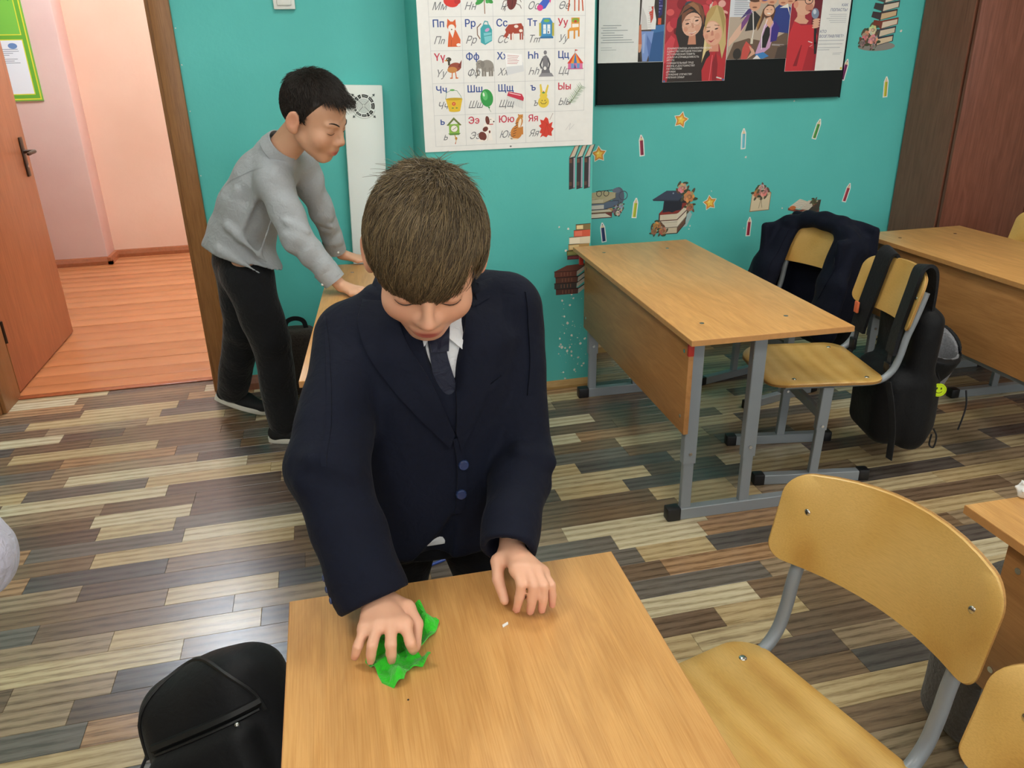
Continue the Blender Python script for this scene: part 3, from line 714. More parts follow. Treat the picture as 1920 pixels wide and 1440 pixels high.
def glyphs(ob, dg):
    """outlines of a text object as triangles (non-zero winding, so overlapping contours join)"""
    rings = []
    for sp in ob.to_curve(dg).splines:
        P = []
        if sp.type == 'BEZIER':
            n = len(sp.bezier_points)
            for i in range(n):
                p, q = sp.bezier_points[i], sp.bezier_points[(i+1) % n]; a, b, c, d = p.co, p.handle_right, q.handle_left, q.co
                m = 1 if ((b-a).cross(d-a).length < 1e-7 and (c-a).cross(d-a).length < 1e-7) else 4
                for k in range(m): t = k/m; v = a*(1-t)**3+b*3*t*(1-t)**2+c*3*t*t*(1-t)+d*t**3; P.append((v.x, v.y))
        else: P = [(p.co.x, p.co.y) for p in sp.points]
        if len(P) < 3: continue
        ar = sum(P[i][0]*P[(i+1) % len(P)][1]-P[(i+1) % len(P)][0]*P[i][1] for i in range(len(P)))/2
        if abs(ar) > 1e-6: rings.append((ar, P))
    if not rings: return [], []
    V = []; E = []
    for a, P in rings:
        k = len(V); V += [Vector(p) for p in P]; E += [(k+i, k+(i+1) % len(P)) for i in range(len(P))]
    V, _, F = delaunay_2d_cdt(V, E, [], 0, 1e-6)[:3]
    def wind(x, y):
        w = 0
        for a, P in rings:
            n = len(P)
            for i in range(n):
                (x0, y0), (x1, y1) = P[i], P[(i+1) % n]
                if (y0 <= y) != (y1 <= y) and x < (x1-x0)*(y-y0)/(y1-y0)+x0: w += 1 if y1 > y0 else -1
        return w
    T = []
    for f in F:
        p, q, r = (V[i] for i in f[:3]); ar = (q.x-p.x)*(r.y-p.y)-(q.y-p.y)*(r.x-p.x)
        if abs(ar) > 1e-9 and wind((p.x+q.x+r.x)/3, (p.y+q.y+r.y)/3): T.append(tuple(f) if ar > 0 else tuple(f)[::-1])
    return V, T
def flush_prints():
    bpy.context.view_layer.update(); dg = bpy.context.evaluated_depsgraph_get()
    for s, o in _texts:
        for ob, c, x, y, size, h, sx in s.pend:
            mi = s.m(c)
            V, T = glyphs(ob, dg); i0 = len(s.vs)
            s.vs += [s.o + s.u*(x+q.x*size*sx) + s.v*(y+q.y*size) + s.n*(s.base+h) for q in V]
            s.fs += [tuple(i0+i for i in t) for t in T]; s.mi += [mi]*len(T)
            ob.to_curve_clear()
        me = o.data; me.from_pydata([tuple(v) for v in s.vs], [], s.fs)
        for m in s.mats: me.materials.append(m)
        me.polygons.foreach_set('material_index', s.mi); me.update()
    for s, o in _texts:
        for p in s.pend:
            cu = p[0].data; bpy.data.objects.remove(p[0]); bpy.data.curves.remove(cu)

# ---- alphabet poster --------------------------------------------------------
PAPER = plain('coated_white_paper', 'E9EAE8', .35, var=(8, .02))
def ic_fox(p):
    p.poly('D9622F', [(.55, .08), (.95, .08), (.97, .3), (.88, .5), (.82, .62), (.62, .62), (.58, .35)]); p.E('D9622F', .7, .74, .15, .14)
    p.poly('D9622F', [(.56, .78), (.58, .97), (.69, .86)]); p.poly('D9622F', [(.74, .87), (.83, .95), (.84, .76)])
    p.E('F3EFEA', .7, .67, .11, .12); p.poly('F3EFEA', [(.62, .6), (.8, .6), (.72, .36)]); p.E('F3EFEA', .9, .14, .07, .05); p.E('3A2A20', .7, .63, .02); p.L('B0481E', [(.66, .1), (.68, .3)], .015)
def ic_bag(p):
    p.L('7A5A44', [(.62, .8), (.5, .68), (.5, .45), (.58, .32)], .03); p.poly('3FA7B0', [(.6, .2), (.74, .12), (.97, .25), (.98, .6), (.9, .76), (.7, .78), (.6, .65)])
    p.L('3FA7B0', [(.7, .78), (.75, .88), (.84, .86), (.86, .76)], .03); p.poly('7CCBD2', [(.7, .5), (.95, .52), (.96, .28), (.74, .17)]); p.E('C9A0D0', .82, .6, .08, .05, 30); p.L('2B8892', [(.72, .4), (.96, .44)], .02)
def ic_cow(p):
    p.poly('A8402C', [(.38, .6), (.5, .76), (.92, .8), (.99, .66), (.97, .48), (.5, .46), (.42, .5)]); p.poly('A8402C', [(.33, .4), (.44, .56), (.5, .44), (.4, .3)])
    for x in (.55, .62, .86, .93): p.R('A8402C' if x != .62 else 'E8D6CC', x, .27, x+.045, .5)
    p.E('F0E4DC', .75, .7, .07, .05); p.E('F0E4DC', .9, .56, .06, .05); p.L('6A2A1E', [(.98, .7), (.995, .4)], .012); p.E('F0E4DC', .37, .34, .03, .03)
def ic_window(p):
    p.R('3C8FC4', .55, .35, .93, .82); p.poly('3C8FC4', [(.53, .8), (.95, .8), (.86, .96), (.62, .96)]); p.E('7BB850', .74, .87, .1, .05); p.R('E8F2F8', .62, .45, .72, .75); p.R('E8F2F8', .76, .45, .86, .75)
    p.R('B8B040', .49, .38, .56, .8); p.R('B8B040', .92, .38, .99, .8); p.R('2C6FA4', .52, .3, .96, .36); p.E('404858', .8, .5, .02, .04); p.L('9FC8E0', [(.62, .6), (.86, .6)], .015)
def ic_chair(p):
    p.R('E39A3A', .55, .62, .83, .96); p.E('8AA83A', .69, .87, .13, .08); p.E('C8402C', .69, .84, .05, .04); p.R('F6F2E8', .58, .64, .8, .76); p.poly('E8A23F', [(.42, .52), (.83, .55), (.83, .66), (.5, .63)])
    for a, b in ((.43, .28), (.63, .27), (.78, .34)): p.R('DE9434', a, b, a+.055, .56)
def ic_duck(p):
    p.E('9A4A38', .74, .48, .22, .15, 15); p.poly('7E3428', [(.84, .5), (.98, .72), (.95, .45)]); p.E('C98A4A', .66, .4, .16, .1); p.E('4A4030', .56, .74, .085, .07); p.R('4A4030', .53, .55, .6, .7); p.poly('D8902C', [(.5, .74), (.4, .7), (.5, .68)])
    p.L('D8702C', [(.66, .32), (.64, .14)], .03); p.L('D8702C', [(.76, .32), (.78, .14)], .03); p.E('D8702C', .62, .13, .05, .02); p.E('D8702C', .8, .13, .05, .02); p.E('EFE6D0', .53, .75, .015)
def ic_elephant(p):
    p.E('96918A', .78, .5, .22, .2); p.E('96918A', .55, .56, .13, .14); p.L('96918A', [(.47, .54), (.44, .36), (.47, .22), (.52, .2)], .07, .03)
    for x in (.6, .68, .83, .91): p.R('8A857E', x, .16, x+.065, .45)
    p.E('84807A', .63, .56, .07, .11); p.E('2A2826', .52, .58, .014); p.L('84807A', [(.99, .5), (1.0, .32)], .02)
def ic_letter(p):
    p.poly('DADEE2', [(.38, .7), (.96, .6), (.99, .3), (.42, .18)]); p.poly('F4F5F6', [(.36, .92), (.92, .86), (.94, .5), (.4, .46)])
    for k in range(6): p.L('C46A6A', [(.44, .84-k*.055), (.82-.03*(k % 3), .8-k*.05)], .014)
def ic_statue(p):
    p.poly('8C8C92', [(.46, .1), (.98, .1), (.9, .22), (.56, .24)]); p.poly('6E6E74', [(.55, .22), (.86, .22), (.8, .42), (.6, .45)]); p.poly('7C7C82', [(.6, .44), (.78, .42), (.8, .72), (.72, .82), (.6, .76)])
    p.E('7C7C82', .69, .9, .055, .07); p.L('5A5A60', [(.6, .7), (.52, .5), (.56, .38)], .05); p.L('5A5A60', [(.78, .7), (.84, .52), (.8, .36)], .05); p.E('E8E8E8', .68, .38, .05, .06)
def ic_tent(p):
    p.L('5A4A40', [(.68, .82), (.69, .98)], .012); p.poly('C8483C', [(.69, .99), (.8, .96), (.69, .93)])
    for k, c in enumerate(('D8402C', 'E89A3A', '3C78B8', 'E89A3A', 'D8402C')):
        a, b = .42+k*.112, .42+(k+1)*.112; p.poly(c, [(a, .52), (b, .52), (.68+.01*k, .86), (.67+.01*k, .86)])
    for k, c in enumerate(('D870A0', '6A9AD0', 'D870A0', '6A9AD0', 'D870A0')): p.R(c, .45+k*.1, .34, .55+k*.1, .52)
    p.poly('3C5A8C', [(.65, .34), (.68, .52), (.74, .34)]); p.L('C85A90', [(.43, .34), (.97, .34)], .03)
def ic_bucket(p):
    p.L('6A9A7A', [(.4, .5), (.44, .72), (.6, .8), (.78, .78), (.9, .6), (.93, .48)], .015); p.E('5FAF58', .63, .8, .08, .03); p.poly('E3BE2C', [(.4, .5), (.95, .5), (.86, .1), (.5, .1)]); p.E('C8A420', .675, .5, .275, .045); p.E('E3BE2C', .68, .1, .18, .035); p.E('D84A3A', .66, .34, .06); p.E('F0D060', .66, .34, .022); p.E('4A8A3A', .62, .2, .035, .018); p.E('4A8A3A', .75, .2, .035, .018)
def ic_balloon(p):
    p.E('2F9A48', .74, .5, .21, .3, 8); p.E('5FC070', .68, .58, .09, .16, 8); p.E('DDF2DC', .64, .62, .03, .07, 10); p.poly('2F9A48', [(.76, .2), (.84, .2), (.82, .12)]); p.L('6A8A70', [(.81, .12), (.87, .02)], .012)
def ic_brush(p):
    for k in range(16): p.L('C0C4C6', [(.42+k*.034, .56-k*.012), (.36+k*.037, .34-k*.016)], .009)
    p.poly('C8324A', [(.4, .56), (.46, .7), (.9, .6), (.97, .46), (.95, .36)]); p.L('F4D6DA', [(.48, .65), (.86, .55)], .025)
def ic_toy(p):
    p.E('E6CB45', .66, .3, .19, .2); p.E('E6CB45', .66, .52, .13, .12); p.poly('E6CB45', [(.55, .58), (.53, .9), (.58, .92), (.64, .62)]); p.poly('E6CB45', [(.7, .62), (.8, .9), (.84, .86), (.77, .56)])
    p.E('4A9A5A', .66, .62, .05, .03); p.E('D8442C', .66, .66, .02); p.L('6A5A20', [(.56, .3), (.6, .24), (.72, .24), (.76, .3)], .02); p.E('3A3420', .61, .35, .018); p.E('3A3420', .71, .35, .018)
def ic_branch(p):
    p.L('6A5034', [(.45, .18), (.6, .32), (.92, .78)], .02, .01)
    for k in range(15):
        t = k/14; x, y = .55+.38*t, .26+.54*t
        p.L(('4C8A4A', '6AA35A', '3C7440')[k % 3], [(x, y), (x-.12+.02*(k % 4), y+.14)], .016, .004); p.L(('4C8A4A', '6AA35A', '3C7440')[(k+1) % 3], [(x, y), (x+.15, y-.02-.015*(k % 3))], .016, .004)
def ic_clock(p):
    p.R('8CBB4A', .5, .4, .84, .72); p.poly('6A7A3A', [(.42, .68), (.67, .95), (.92, .68), (.86, .66), (.67, .86), (.48, .66)]); p.E('EDEBE2', .67, .56, .12, .12); p.ring('6A7A3A', .67, .56, .11, .125); p.L('2A2A2A', [(.62, .52), (.67, .56), (.74, .6)], .014); p.poly('5A8A3A', [(.46, .4), (.88, .4), (.82, .34), (.52, .34)]); p.L('C89A3A', [(.68, .34), (.72, .2), (.7, .06)], .03, .015); p.E('B8862C', .72, .22, .04, .05); p.E('C8502C', .69, .05, .014, .03)
def ic_dog(p):
    p.poly('F2EEE8', [(.5, .1), (.9, .1), (.84, .5), (.8, .7), (.62, .7), (.55, .4)]); p.E('6E3428', .56, .26, .13, .16, 25); p.E('6E3428', .66, .5, .1, .08, 40); p.E('F2EEE8', .84, .8, .13, .1); p.E('6E3428', .74, .8, .07, .15, 8); p.E('3A2A24', .95, .75, .025); p.E('2A201C', .85, .83, .016); p.L('C84030', [(.8, .66), (.92, .66)], .03); p.E('F2EEE8', .48, .1, .12, .035); p.E('6E3428', .8, .4, .03, .05)
    p.L('B8AEA4', [(.72, .1), (.76, .34)], .01)
def ic_tiger(p):
    p.E('C98236', .7, .34, .2, .24, -15); p.E('C98236', .8, .7, .12, .2, -12); p.E('D08E42', .85, .88, .085, .08); p.E('EFE3CC', .82, .66, .05, .16, -12); p.E('C98236', .78, .95, .025); p.E('C98236', .91, .94, .025)
    for k in range(6): p.L('4A2E1A', [(.56+.02*k, .2+.09*k), (.66+.02*k, .24+.09*k)], .018)
    p.L('EFE3CC', [(.48, .2), (.52, .12), (.72, .1)], .05); p.L('4A2E1A', [(.5, .14), (.56, .12)], .02); p.E('2A1C12', .88, .89, .012); p.R('C98236', .86, .26, .93, .54)
def ic_leaf(p):
    p.poly('D23A28', [(.5, .12), (.6, .18), (.72, .12), (.78, .2), (.92, .16), (.9, .3), (.98, .42), (.9, .48), (.94, .66), (.82, .6), (.78, .78), (.7, .84), (.62, .72), (.5, .76), (.54, .6), (.46, .54), (.54, .44), (.48, .3), (.56, .26)]); p.L('8A6A5A', [(.84, .74), (.95, .96)], .012)
    for a in ((.9, .44), (.6, .7), (.62, .2), (.82, .2)): p.L('A82A1E', [(.74, .6), a], .012, .005)
def ic_strawb(p):
    p.E('D8362C', .72, .42, .24, .16, -12); p.E('C02C28', .92, .44, .1, .09); p.poly('E8A040', [(.5, .5), (.44, .8), (.62, .62)]); p.poly('D8362C', [(.56, .6), (.5, .95), (.74, .62)]); p.poly('E8C050', [(.7, .6), (.72, .9), (.82, .6)])
def ic_plant(p):
    p.L('8A5A34', [(.76, .05), (.74, .95)], .025)
    for a in ((.6, .42, 30), (.9, .46, -30), (.62, .66, -30), (.92, .72, 20), (.74, .84, 90)): p.E('3C9A48', a[0], a[1], .15, .07, a[2])
    for a in ((.55, .5), (.95, .6), (.85, .42)): p.E('4FB05A', a[0], a[1], .06, .05)
def ic_bug(p):
    p.E('6E2A28', .66, .46, .16, .3, -10); p.E('541E1E', .71, .82, .09, .08); p.L('3A1414', [(.65, .2), (.7, .72)], .014)
    for k in range(3): p.L('4A3028', [(.54, .32+.16*k), (.4, .24+.2*k), (.36, .16+.2*k)], .018); p.L('4A3028', [(.8, .36+.14*k), (.92, .3+.18*k), (.96, .2+.2*k)], .018)
def ic_sock(p):
    p.poly('3C62C8', [(.66, .98), (.96, .98), (.9, .5), (.7, .2), (.5, .14), (.46, .3), (.64, .5)]); p.E('D8408C', .52, .22, .1, .1); p.poly('D8408C', [(.86, .36), (.93, .62), (.8, .56)])
def ic_stool(p):
    for a, b in ((.5, .44), (.66, .66), (.9, .94), (.8, .8)): p.L('C85A30', [(a, .6), (b, .12)], .04)
    p.E('D8642F', .7, .66, .3, .12); p.R('C85A30', .4, .6, 1.0, .68); p.E('E07A42', .7, .7, .3, .1)
# printed pair, hand-written pair, vowel?, picture
CELLS = {(0, 0): ('Мм', 'Мм', 0, ic_strawb), (0, 1): ('Нн', 'Нн', 0, ic_plant), (0, 2): ('ң', 'ң', 0, ic_bug), (0, 3): ('Оо', 'Оо', 1, ic_sock), (0, 4): ('Өө', 'Өө', 1, ic_stool),
    (1, 0): ('Пп', 'Пn', 0, ic_fox), (1, 1): ('Рр', 'Рр', 0, ic_bag), (1, 2): ('Сс', 'Сс', 0, ic_cow), (1, 3): ('Тт', 'Тm', 0, ic_window), (1, 4): ('Уу', 'Уу', 1, ic_chair),
    (2, 0): ('Үү', 'Үу', 1, ic_duck), (2, 1): ('Фф', 'Фф', 0, ic_elephant), (2, 2): ('Хх', 'Хх', 0, ic_letter), (2, 3): ('Һһ', 'Һһ', 0, ic_statue), (2, 4): ('Цц', 'Цц', 0, ic_tent),
    (3, 0): ('Чч', 'Чч', 0, ic_bucket), (3, 1): ('Шш', 'Шш', 0, ic_balloon), (3, 2): ('Щщ', 'Щщ', 0, ic_brush), (3, 3): ('ъ', 'ъ', 0, ic_toy), (3, 4): ('Ыы', 'Ыы', 1, ic_branch),
    (4, 0): ('ь', 'ь', 0, ic_clock), (4, 1): ('Ээ', 'Ээ', 1, ic_dog), (4, 2): ('Юю', 'Юю', 1, ic_tiger), (4, 3): ('Яя', 'Яя', 1, ic_leaf)}
po = empty('alphabet_poster', (.394, PY, 1.043), 0, 'large white alphabet poster with letters and small pictures on the teal pilaster', 'poster')
sheet = MB(); sheet.box((0, -.004, 0), (.672, -.001, .86)); sheet.build('sheet', PAPER, po, smooth=False)
pr = Print((0, -.0042, 0)); CW, CHt, GX, GY = .1185, .1125, .042, .019
def cell0(r, c): return GX+c*CW, GY+(4-r)*CHt
for r in range(-1, 6):
    y = GY+(5-r)*CHt; pr.L('B4B9BC', [(GX, y), (GX+5*CW, y)], .0009)
for c in range(6): pr.L('B4B9BC', [(GX+c*CW, GY+(CHt if c == 5 else 0)), (GX+c*CW, GY+6*CHt)], .0009)
for (r, c), (a, b, vow, fn) in CELLS.items():
    x0, y0 = cell0(r, c); pr.frame(); pr.k = 8; one = len(a) == 1
    pr.T('C8304A' if vow else '2A4C94', a, x0+(.02 if one else .010), y0+CHt*.70, .0345); pr.T('C8304A' if vow else '2A4C94', a, x0+(.0213 if one else .0113), y0+CHt*.70+.0004, .0345); pr.T('C8304A' if vow else '2A4C94', a, x0+(.0207 if one else .0107), y0+CHt*.70-.0004, .0345)
    pr.T('6E7276', b, x0+(.028 if one else .011), y0+CHt*.2, .036, .42, sx=.92)
    pr.frame(x0-(.004 if one else 0), y0+.004, CW*.98, CHt*.94); fn(pr)
pr.frame(); pr.E('6A6A6A', .336, .008, .004, .003); pr.L('C4C6C8', [(.56, .06), (.58, .085), (.575, .06), (.595, .08)], .0012)
pr.finish('printed_alphabet', po)

# ---- pin board with four papers --------------------------------------------
M_FELT = plain('black_felt', '0E1518', .9, bump=(220, .3, .002), sheen=.0)
bd = empty('pin_board', (1.215, WY, 1.168), 0, 'wide black felt pin board on the teal wall behind the posters', 'board')
MB().box((0, -.016, 0), (1.213, 0, .95), bev=.003).build('felt_panel', M_FELT, bd)
fr = MB(); fr.loft([[Vector((x, y, z)) for x, z in ((-.004, -.004), (1.217, -.004), (1.217, .954), (-.004, .954))] for y in (-.014, -.001)], caps=False); fr.build('frame', M_BLACKPL, bd, smooth=False)
def leaflet(x, z, w, h, label, tilt=0.):
    o = empty('photo_leaflet', (x, WY-.018, z), 0, label, 'poster'); o.rotation_euler = (0, math.radians(tilt), 0)
    MB().box((0, -.0008, 0), (w, 0, h)).build('sheet', PAPER, o, smooth=False); return o, Print((0, -.0009, 0))
def txt_lines(p, x, y, n, w, dy, c='8A9094', lw=.0022, right=False, seed=1):
    r = random.Random(seed)
    for k in range(n):
        l = w*r.uniform(.55, 1.0); p.L(c, [(x-l, y-k*dy), (x, y-k*dy)] if right else [(x, y-k*dy), (x+l, y-k*dy)], lw)
# 1: white text half, young man in white T-shirt and jeans
o, p = leaflet(1.214, 1.34, .302, .43, 'white leaflet with grey text and a person in jeans, first on the pin board')
p.frame(0, 0, 1, .73); p.R('4A403C', .184, .002, .301, .429); p.R('322B28', .25, .1, .301, .42); p.poly('2E5C94', [(.235, .002), (.301, .002), (.301, .2), (.245, .2), (.232, .12)]); p.poly('3F74AE', [(.25, .2), (.301, .205), (.301, .17), (.25, .16)])
p.poly('7E9BD6', [(.193, .17), (.253, .17), (.245, .1), (.226, .005), (.205, .005), (.196, .1)]); p.poly('5F7CBC', [(.222, .15), (.245, .1), (.236, .02), (.222, .1)]); p.poly('9DB4E2', [(.2, .15), (.215, .16), (.212, .05), (.205, .05)])
p.poly('EDEBEA', [(.188, .178), (.26, .18), (.262, .23), (.25, .3), (.255, .429), (.196, .429), (.192, .28)]); p.poly('D6D3D2', [(.19, .185), (.225, .178), (.215, .25), (.196, .3)])
p.poly('C8483A', [(.227, .27), (.247, .29), (.247, .24), (.237, .21), (.233, .25)]); p.poly('C8483A', [(.236, .3), (.247, .305), (.247, .27)])
for k in range(10): p.L('B8AFB2', [(.224, .3-k*.012), (.24, .301-k*.012)], .0016)
p.poly('C9785A', [(.185, .2), (.193, .21), (.2, .1), (.193, .06), (.184, .09)]); p.poly('D8A080', [(.184, .1), (.2, .1), (.196, .06), (.186, .05)])
p.poly('2C2A6A', [(.268, .429), (.29, .429), (.288, .26), (.272, .24)]); 
for k in range(9): p.R('7A78B8', .272, .27+k*.016, .276+.006*(k % 3), .276+k*.016)
p.R('D85A3C', .27, .205, .285, .24)
p.poly('2A2422', [(.184, .002), (.2, .002), (.19, .05), (.184, .06)])
p.frame()
for k, l in enumerate((.09, .07, .12, .06, .1, .1, .14, .15)): p.L('8A9296', [(.012 if k % 2 else .02, .148-k*.0095), (.012+l, .148-k*.0095)], .0022)
for k, l in enumerate((.05, .07)): p.L('A8AEB0', [(.012, .061-k*.009), (.012+l, .061-k*.009)], .0016)
p.finish('printed_picture', o)
# 2: two smiling young women, red crowd
o, p = leaflet(1.519, 1.255, .302, .43, 'photo leaflet of two smiling long-haired women against a red crowd')
p.frame(0, 0, 1, .765); p.R('A8303A', .001, .001, .301, .56); r = random.Random(5)
for k in range(26): p.E(['C8404A', '8A1E2A', 'E0A8A0', '6A1620', 'D85A5A', 'B83040', '3A4A58', 'D8C0B8'][k % 8], r.uniform(.02, .28), r.uniform(.26, .42), r.uniform(.012, .03), r.uniform(.012, .03), n=12)
p.poly('B02C38', [(.001, .001), (.06, .001), (.07, .24), (.04, .26), (.001, .22)]); p.poly('D04450', [(.0015, .1), (.03, .12), (.05, .23), (.03, .25), (.0015, .2)])
p.poly('2E2624', [(.02, .001), (.24, .001), (.22, .15), (.18, .25), (.19, .33), (.17, .4), (.12, .425), (.08, .4), (.055, .33), (.05, .26), (.07, .19), (.04, .12)])   # dark hair
p.poly('7A4C38', [(.06, .34), (.085, .4), (.12, .424), (.16, .41), (.182, .36), (.18, .3), (.16, .37), (.12, .4), (.085, .375)]); p.poly('9A6A4A', [(.1, .41), (.125, .42), (.15, .4), (.165, .35), (.13, .39)])
p.poly('C98A70', [(.11, .2), (.15, .2), (.145, .25), (.115, .25)])
p.E('DFAE96', .125, .305, .046, .062, -8); p.poly('7A4C38', [(.075, .36), (.11, .385), (.13, .38), (.1, .36), (.082, .32), (.076, .3)]); p.E('E8BCA6', .132, .32, .026, .026); p.E('D9A189', .152, .288, .013, .017); p.E('D6987F', .097, .28, .010, .013)
p.ring('C8A088', .103, .305, .018, .0205); p.ring('C8A088', .147, .322, .018, .0205); p.E('3A2A26', .103, .309, .009, .004, 15); p.E('3A2A26', .147, .325, .009, .004, 15); p.L('4A3028', [(.09, .327), (.115, .331)], .003); p.L('4A3028', [(.135, .344), (.158, .342)], .003)
p.poly('C98F78', [(.122, .312), (.13, .312), (.137, .288), (.126, .286)]); p.poly('A83A40', [(.108, .262), (.125, .258), (.148, .272), (.128, .252)]); p.L('EFE4DE', [(.112, .2615), (.128, .2585), (.145, .269)], .003)
p.poly('C8B078', [(.186, .31), (.192, .36), (.21, .395), (.238, .405), (.266, .39), (.284, .34), (.295, .2), (.28, .12), (.262, .2), (.2, .16), (.182, .1), (.19, .22)]); p.poly('A8925C', [(.238, .404), (.266, .389), (.283, .32), (.28, .25), (.262, .33)]); p.poly('E0CE9A', [(.192, .3), (.2, .26), (.2, .16), (.186, .12)])
p.poly('B82C34', [(.19, .001), (.299, .001), (.299, .17), (.28, .12), (.24, .165), (.205, .12), (.185, .06)]); p.poly('8A1E28', [(.24, .001), (.235, .1), (.25, .16), (.262, .09), (.262, .001)]); p.L('D8D0CE', [(.262, .02), (.285, .012)], .007); p.L('E0606A', [(.233, .14), (.225, .001)], .004)
p.poly('D8967C', [(.215, .16), (.262, .16), (.258, .21), (.222, .2)]); p.E('DFA88E', .226, .258, .045, .066, 10); p.E('E9BFA6', .222, .292, .028, .026, 10); p.E('DA9C84', .250, .242, .012, .018); p.E('D69A82', .198, .24, .009, .013)
p.E('3A2A26', .205, .268, .009, .0038, 20); p.E('3A2A26', .243, .281, .009, .0038, 20); p.L('6A4A34', [(.19, .287), (.213, .29)], .003); p.L('6A4A34', [(.233, .3), (.256, .298)], .003); p.poly('C98672', [(.22, .272), (.228, .272), (.232, .246), (.218, .244)]); p.poly('B04048', [(.204, .22), (.222, .217), (.242, .23), (.222, .208)])
p.poly('B89A60', [(.187, .31), (.192, .36), (.21, .394), (.238, .403), (.225, .36), (.2, .315), (.186, .26)])
for k, t_ in enumerate(['ВЗАИМОПОМОЩЬ И ВЗАИМОУВАЖЕНИЕ', 'ЕДИНСТВО НАРОДОВ РОССИИ', 'ИСТОРИЧЕСКАЯ ПАМЯТЬ', 'ДОБРО И СПРАВЕДЛИВОСТЬ', 'МЕЧТА', 'СОЗИДАТЕЛЬНЫЙ ТРУД', 'ЖИЗНЬ И ДОСТОИНСТВО', 'ПАТРИОТИЗМ', 'ДРУЖБА', 'СЛУЖЕНИЕ ОТЕЧЕСТВУ', 'КРЕПКАЯ СЕМЬЯ']): p.T('ECE6E4', t_, .014, .176-k*.0155, .0105, .15)
for x in (.003, .29): p.E('3A6AA8', x+.004, .006, .005)
p.finish('printed_picture', o)
# 3: group of young people
o, p = leaflet(1.822, 1.342, .298, .43, 'photo leaflet of a cheering group of young people in lanyards')
p.frame(0, 0, 1, .58); p.R('B8A898', .001, .001, .297, .74); p.R('D8DCE4', .001, .3, .11, .74); p.poly('6A5648', [(.001, .001), (.3, .001), (.297, .2), (.2, .12), (.1, .15), (.03, .12)])
p.poly('2C3E86', [(.2, .2), (.297, .18), (.297, .36), (.25, .4), (.22, .36)]); p.poly('DDB6A0', [(.004, .09), (.05, .16), (.085, .25), (.07, .28), (.03, .2), (.004, .14)]); p.poly('7A4A86', [(.06, .2), (.09, .27), (.11, .34), (.09, .33), (.06, .26)]); p.poly('4A3A7A', [(.05, .28), (.1, .33), (.11, .37), (.085, .35)])
p.poly('2A2A2C', [(.08, .2), (.13, .21), (.15, .3), (.12, .34), (.1, .32)]); p.E('D8A284', .118, .385, .028, .045); p.L('E4E0DA', [(.112, .33), (.122, .2), (.118, .13)], .005); p.R('D8D0C0', .112, .11, .124, .15); p.E('8A5A44', .118, .365, .012, .006); p.E('5A3A2A', .118, .42, .03, .02)
for x, y in ((.2, .41), (.255, .405), (.16, .42), (.29, .415)): p.E('D8A284', x, y, .024, .03); p.E('B06A54', x, y-.01, .012, .006)
p.E('3A5AB0', .165, .425, .02, .015); p.poly('E8E4DE', [(.24, .36), (.28, .36), (.297, .3), (.28, .39)])
p.poly('5A3A2C', [(.16, .35), (.18, .385), (.21, .38), (.222, .34), (.21, .25), (.19, .26), (.17, .3), (.15, .22), (.14, .2), (.155, .28)]); p.poly('A07A4A', [(.16, .35), (.155, .28), (.14, .2), (.135, .24), (.15, .3)]); p.E('E4B498', .19, .34, .025, .036, -8); p.E('EDEBE8', .19, .322, .01, .004, -8); p.E('3A2824', .18, .35, .005, .002); p.E('3A2824', .2, .348, .005, .002)
p.poly('C9A0C8', [(.14, .04), (.16, .14), (.17, .24), (.185, .26), (.215, .27), (.23, .2), (.21, .08), (.17, .03)]); p.poly('1F1E20', [(.165, .08), (.19, .08), (.205, .17), (.2, .25), (.18, .22), (.165, .14)]); p.poly('E0AE90', [(.175, .26), (.2, .22), (.215, .26), (.2, .3), (.18, .29)]); p.poly('3A2C86', [(.21, .12), (.24, .13), (.25, .22), (.225, .27), (.21, .22)]); p.L('EFE6F0', [(.185, .28), (.165, .18), (.17, .07)], .004)
p.poly('C8524A', [(.07, .001), (.1, .001), (.12, .09), (.09, .13), (.075, .08)]); p.poly('D8A890', [(.1, .001), (.14, .04), (.13, .07), (.105, .1), (.12, .05)]); p.poly('3C82C4', [(.14, .035), (.18, .05), (.21, .02), (.18, .002), (.15, .004)]); p.poly('E6E2E4', [(.13, .001), (.15, .03), (.17, .001)]); p.E('2E2A28', .05, .04, .02, .04); p.poly('4A3E38', [(.24, .001), (.297, .001), (.297, .1), (.25, .08)])
txt_lines(p, .02, .41, 8, .09, .0135, '6A7484', .003, seed=3); p.L('E6E2EA', [(.22, .105), (.28, .1)], .002); p.L('E6E2EA', [(.22, .098), (.26, .094)], .002)
p.finish('printed_picture', o)
# 4: speaker in red, questions
o, p = leaflet(2.12, 1.286, .30, .43, 'white leaflet with a speaker in red and blue headings, last on the pin board')
p.frame(0, 0, 1, .74); p.R('9A2436', .001, .001, .155, .58); p.R('6A1A2A', .11, .1, .155, .58); p.poly('C8303A', [(.001, .001), (.14, .001), (.148, .2), (.125, .265), (.06, .26), (.022, .285), (.001, .2)]); p.poly('A82430', [(.09, .001), (.14, .001), (.146, .12), (.11, .14)]); p.poly('8E1C28', [(.04, .03), (.06, .03), (.075, .15), (.07, .15)])
p.poly('DCA68C', [(.022, .285), (.05, .27), (.085, .268), (.095, .285), (.075, .3), (.07, .35), (.03, .36), (.035, .31)]); p.E('DFAE94', .068, .375, .047, .06, -12); p.E('D8967E', .022, .375, .012, .02); p.E('C98A74', .09, .36, .02, .024); p.poly('7A3A36', [(.085, .342), (.105, .346), (.1, .334)]); p.ring('2A2224', .085, .396, .017, .0205); p.L('2A2224', [(.066, .4), (.02, .4)], .004); p.poly('2A1E1C', [(.014, .39), (.02, .429), (.12, .429), (.105, .415), (.05, .415), (.028, .4)]); p.E('2A2020', .088, .398, .006, .004)
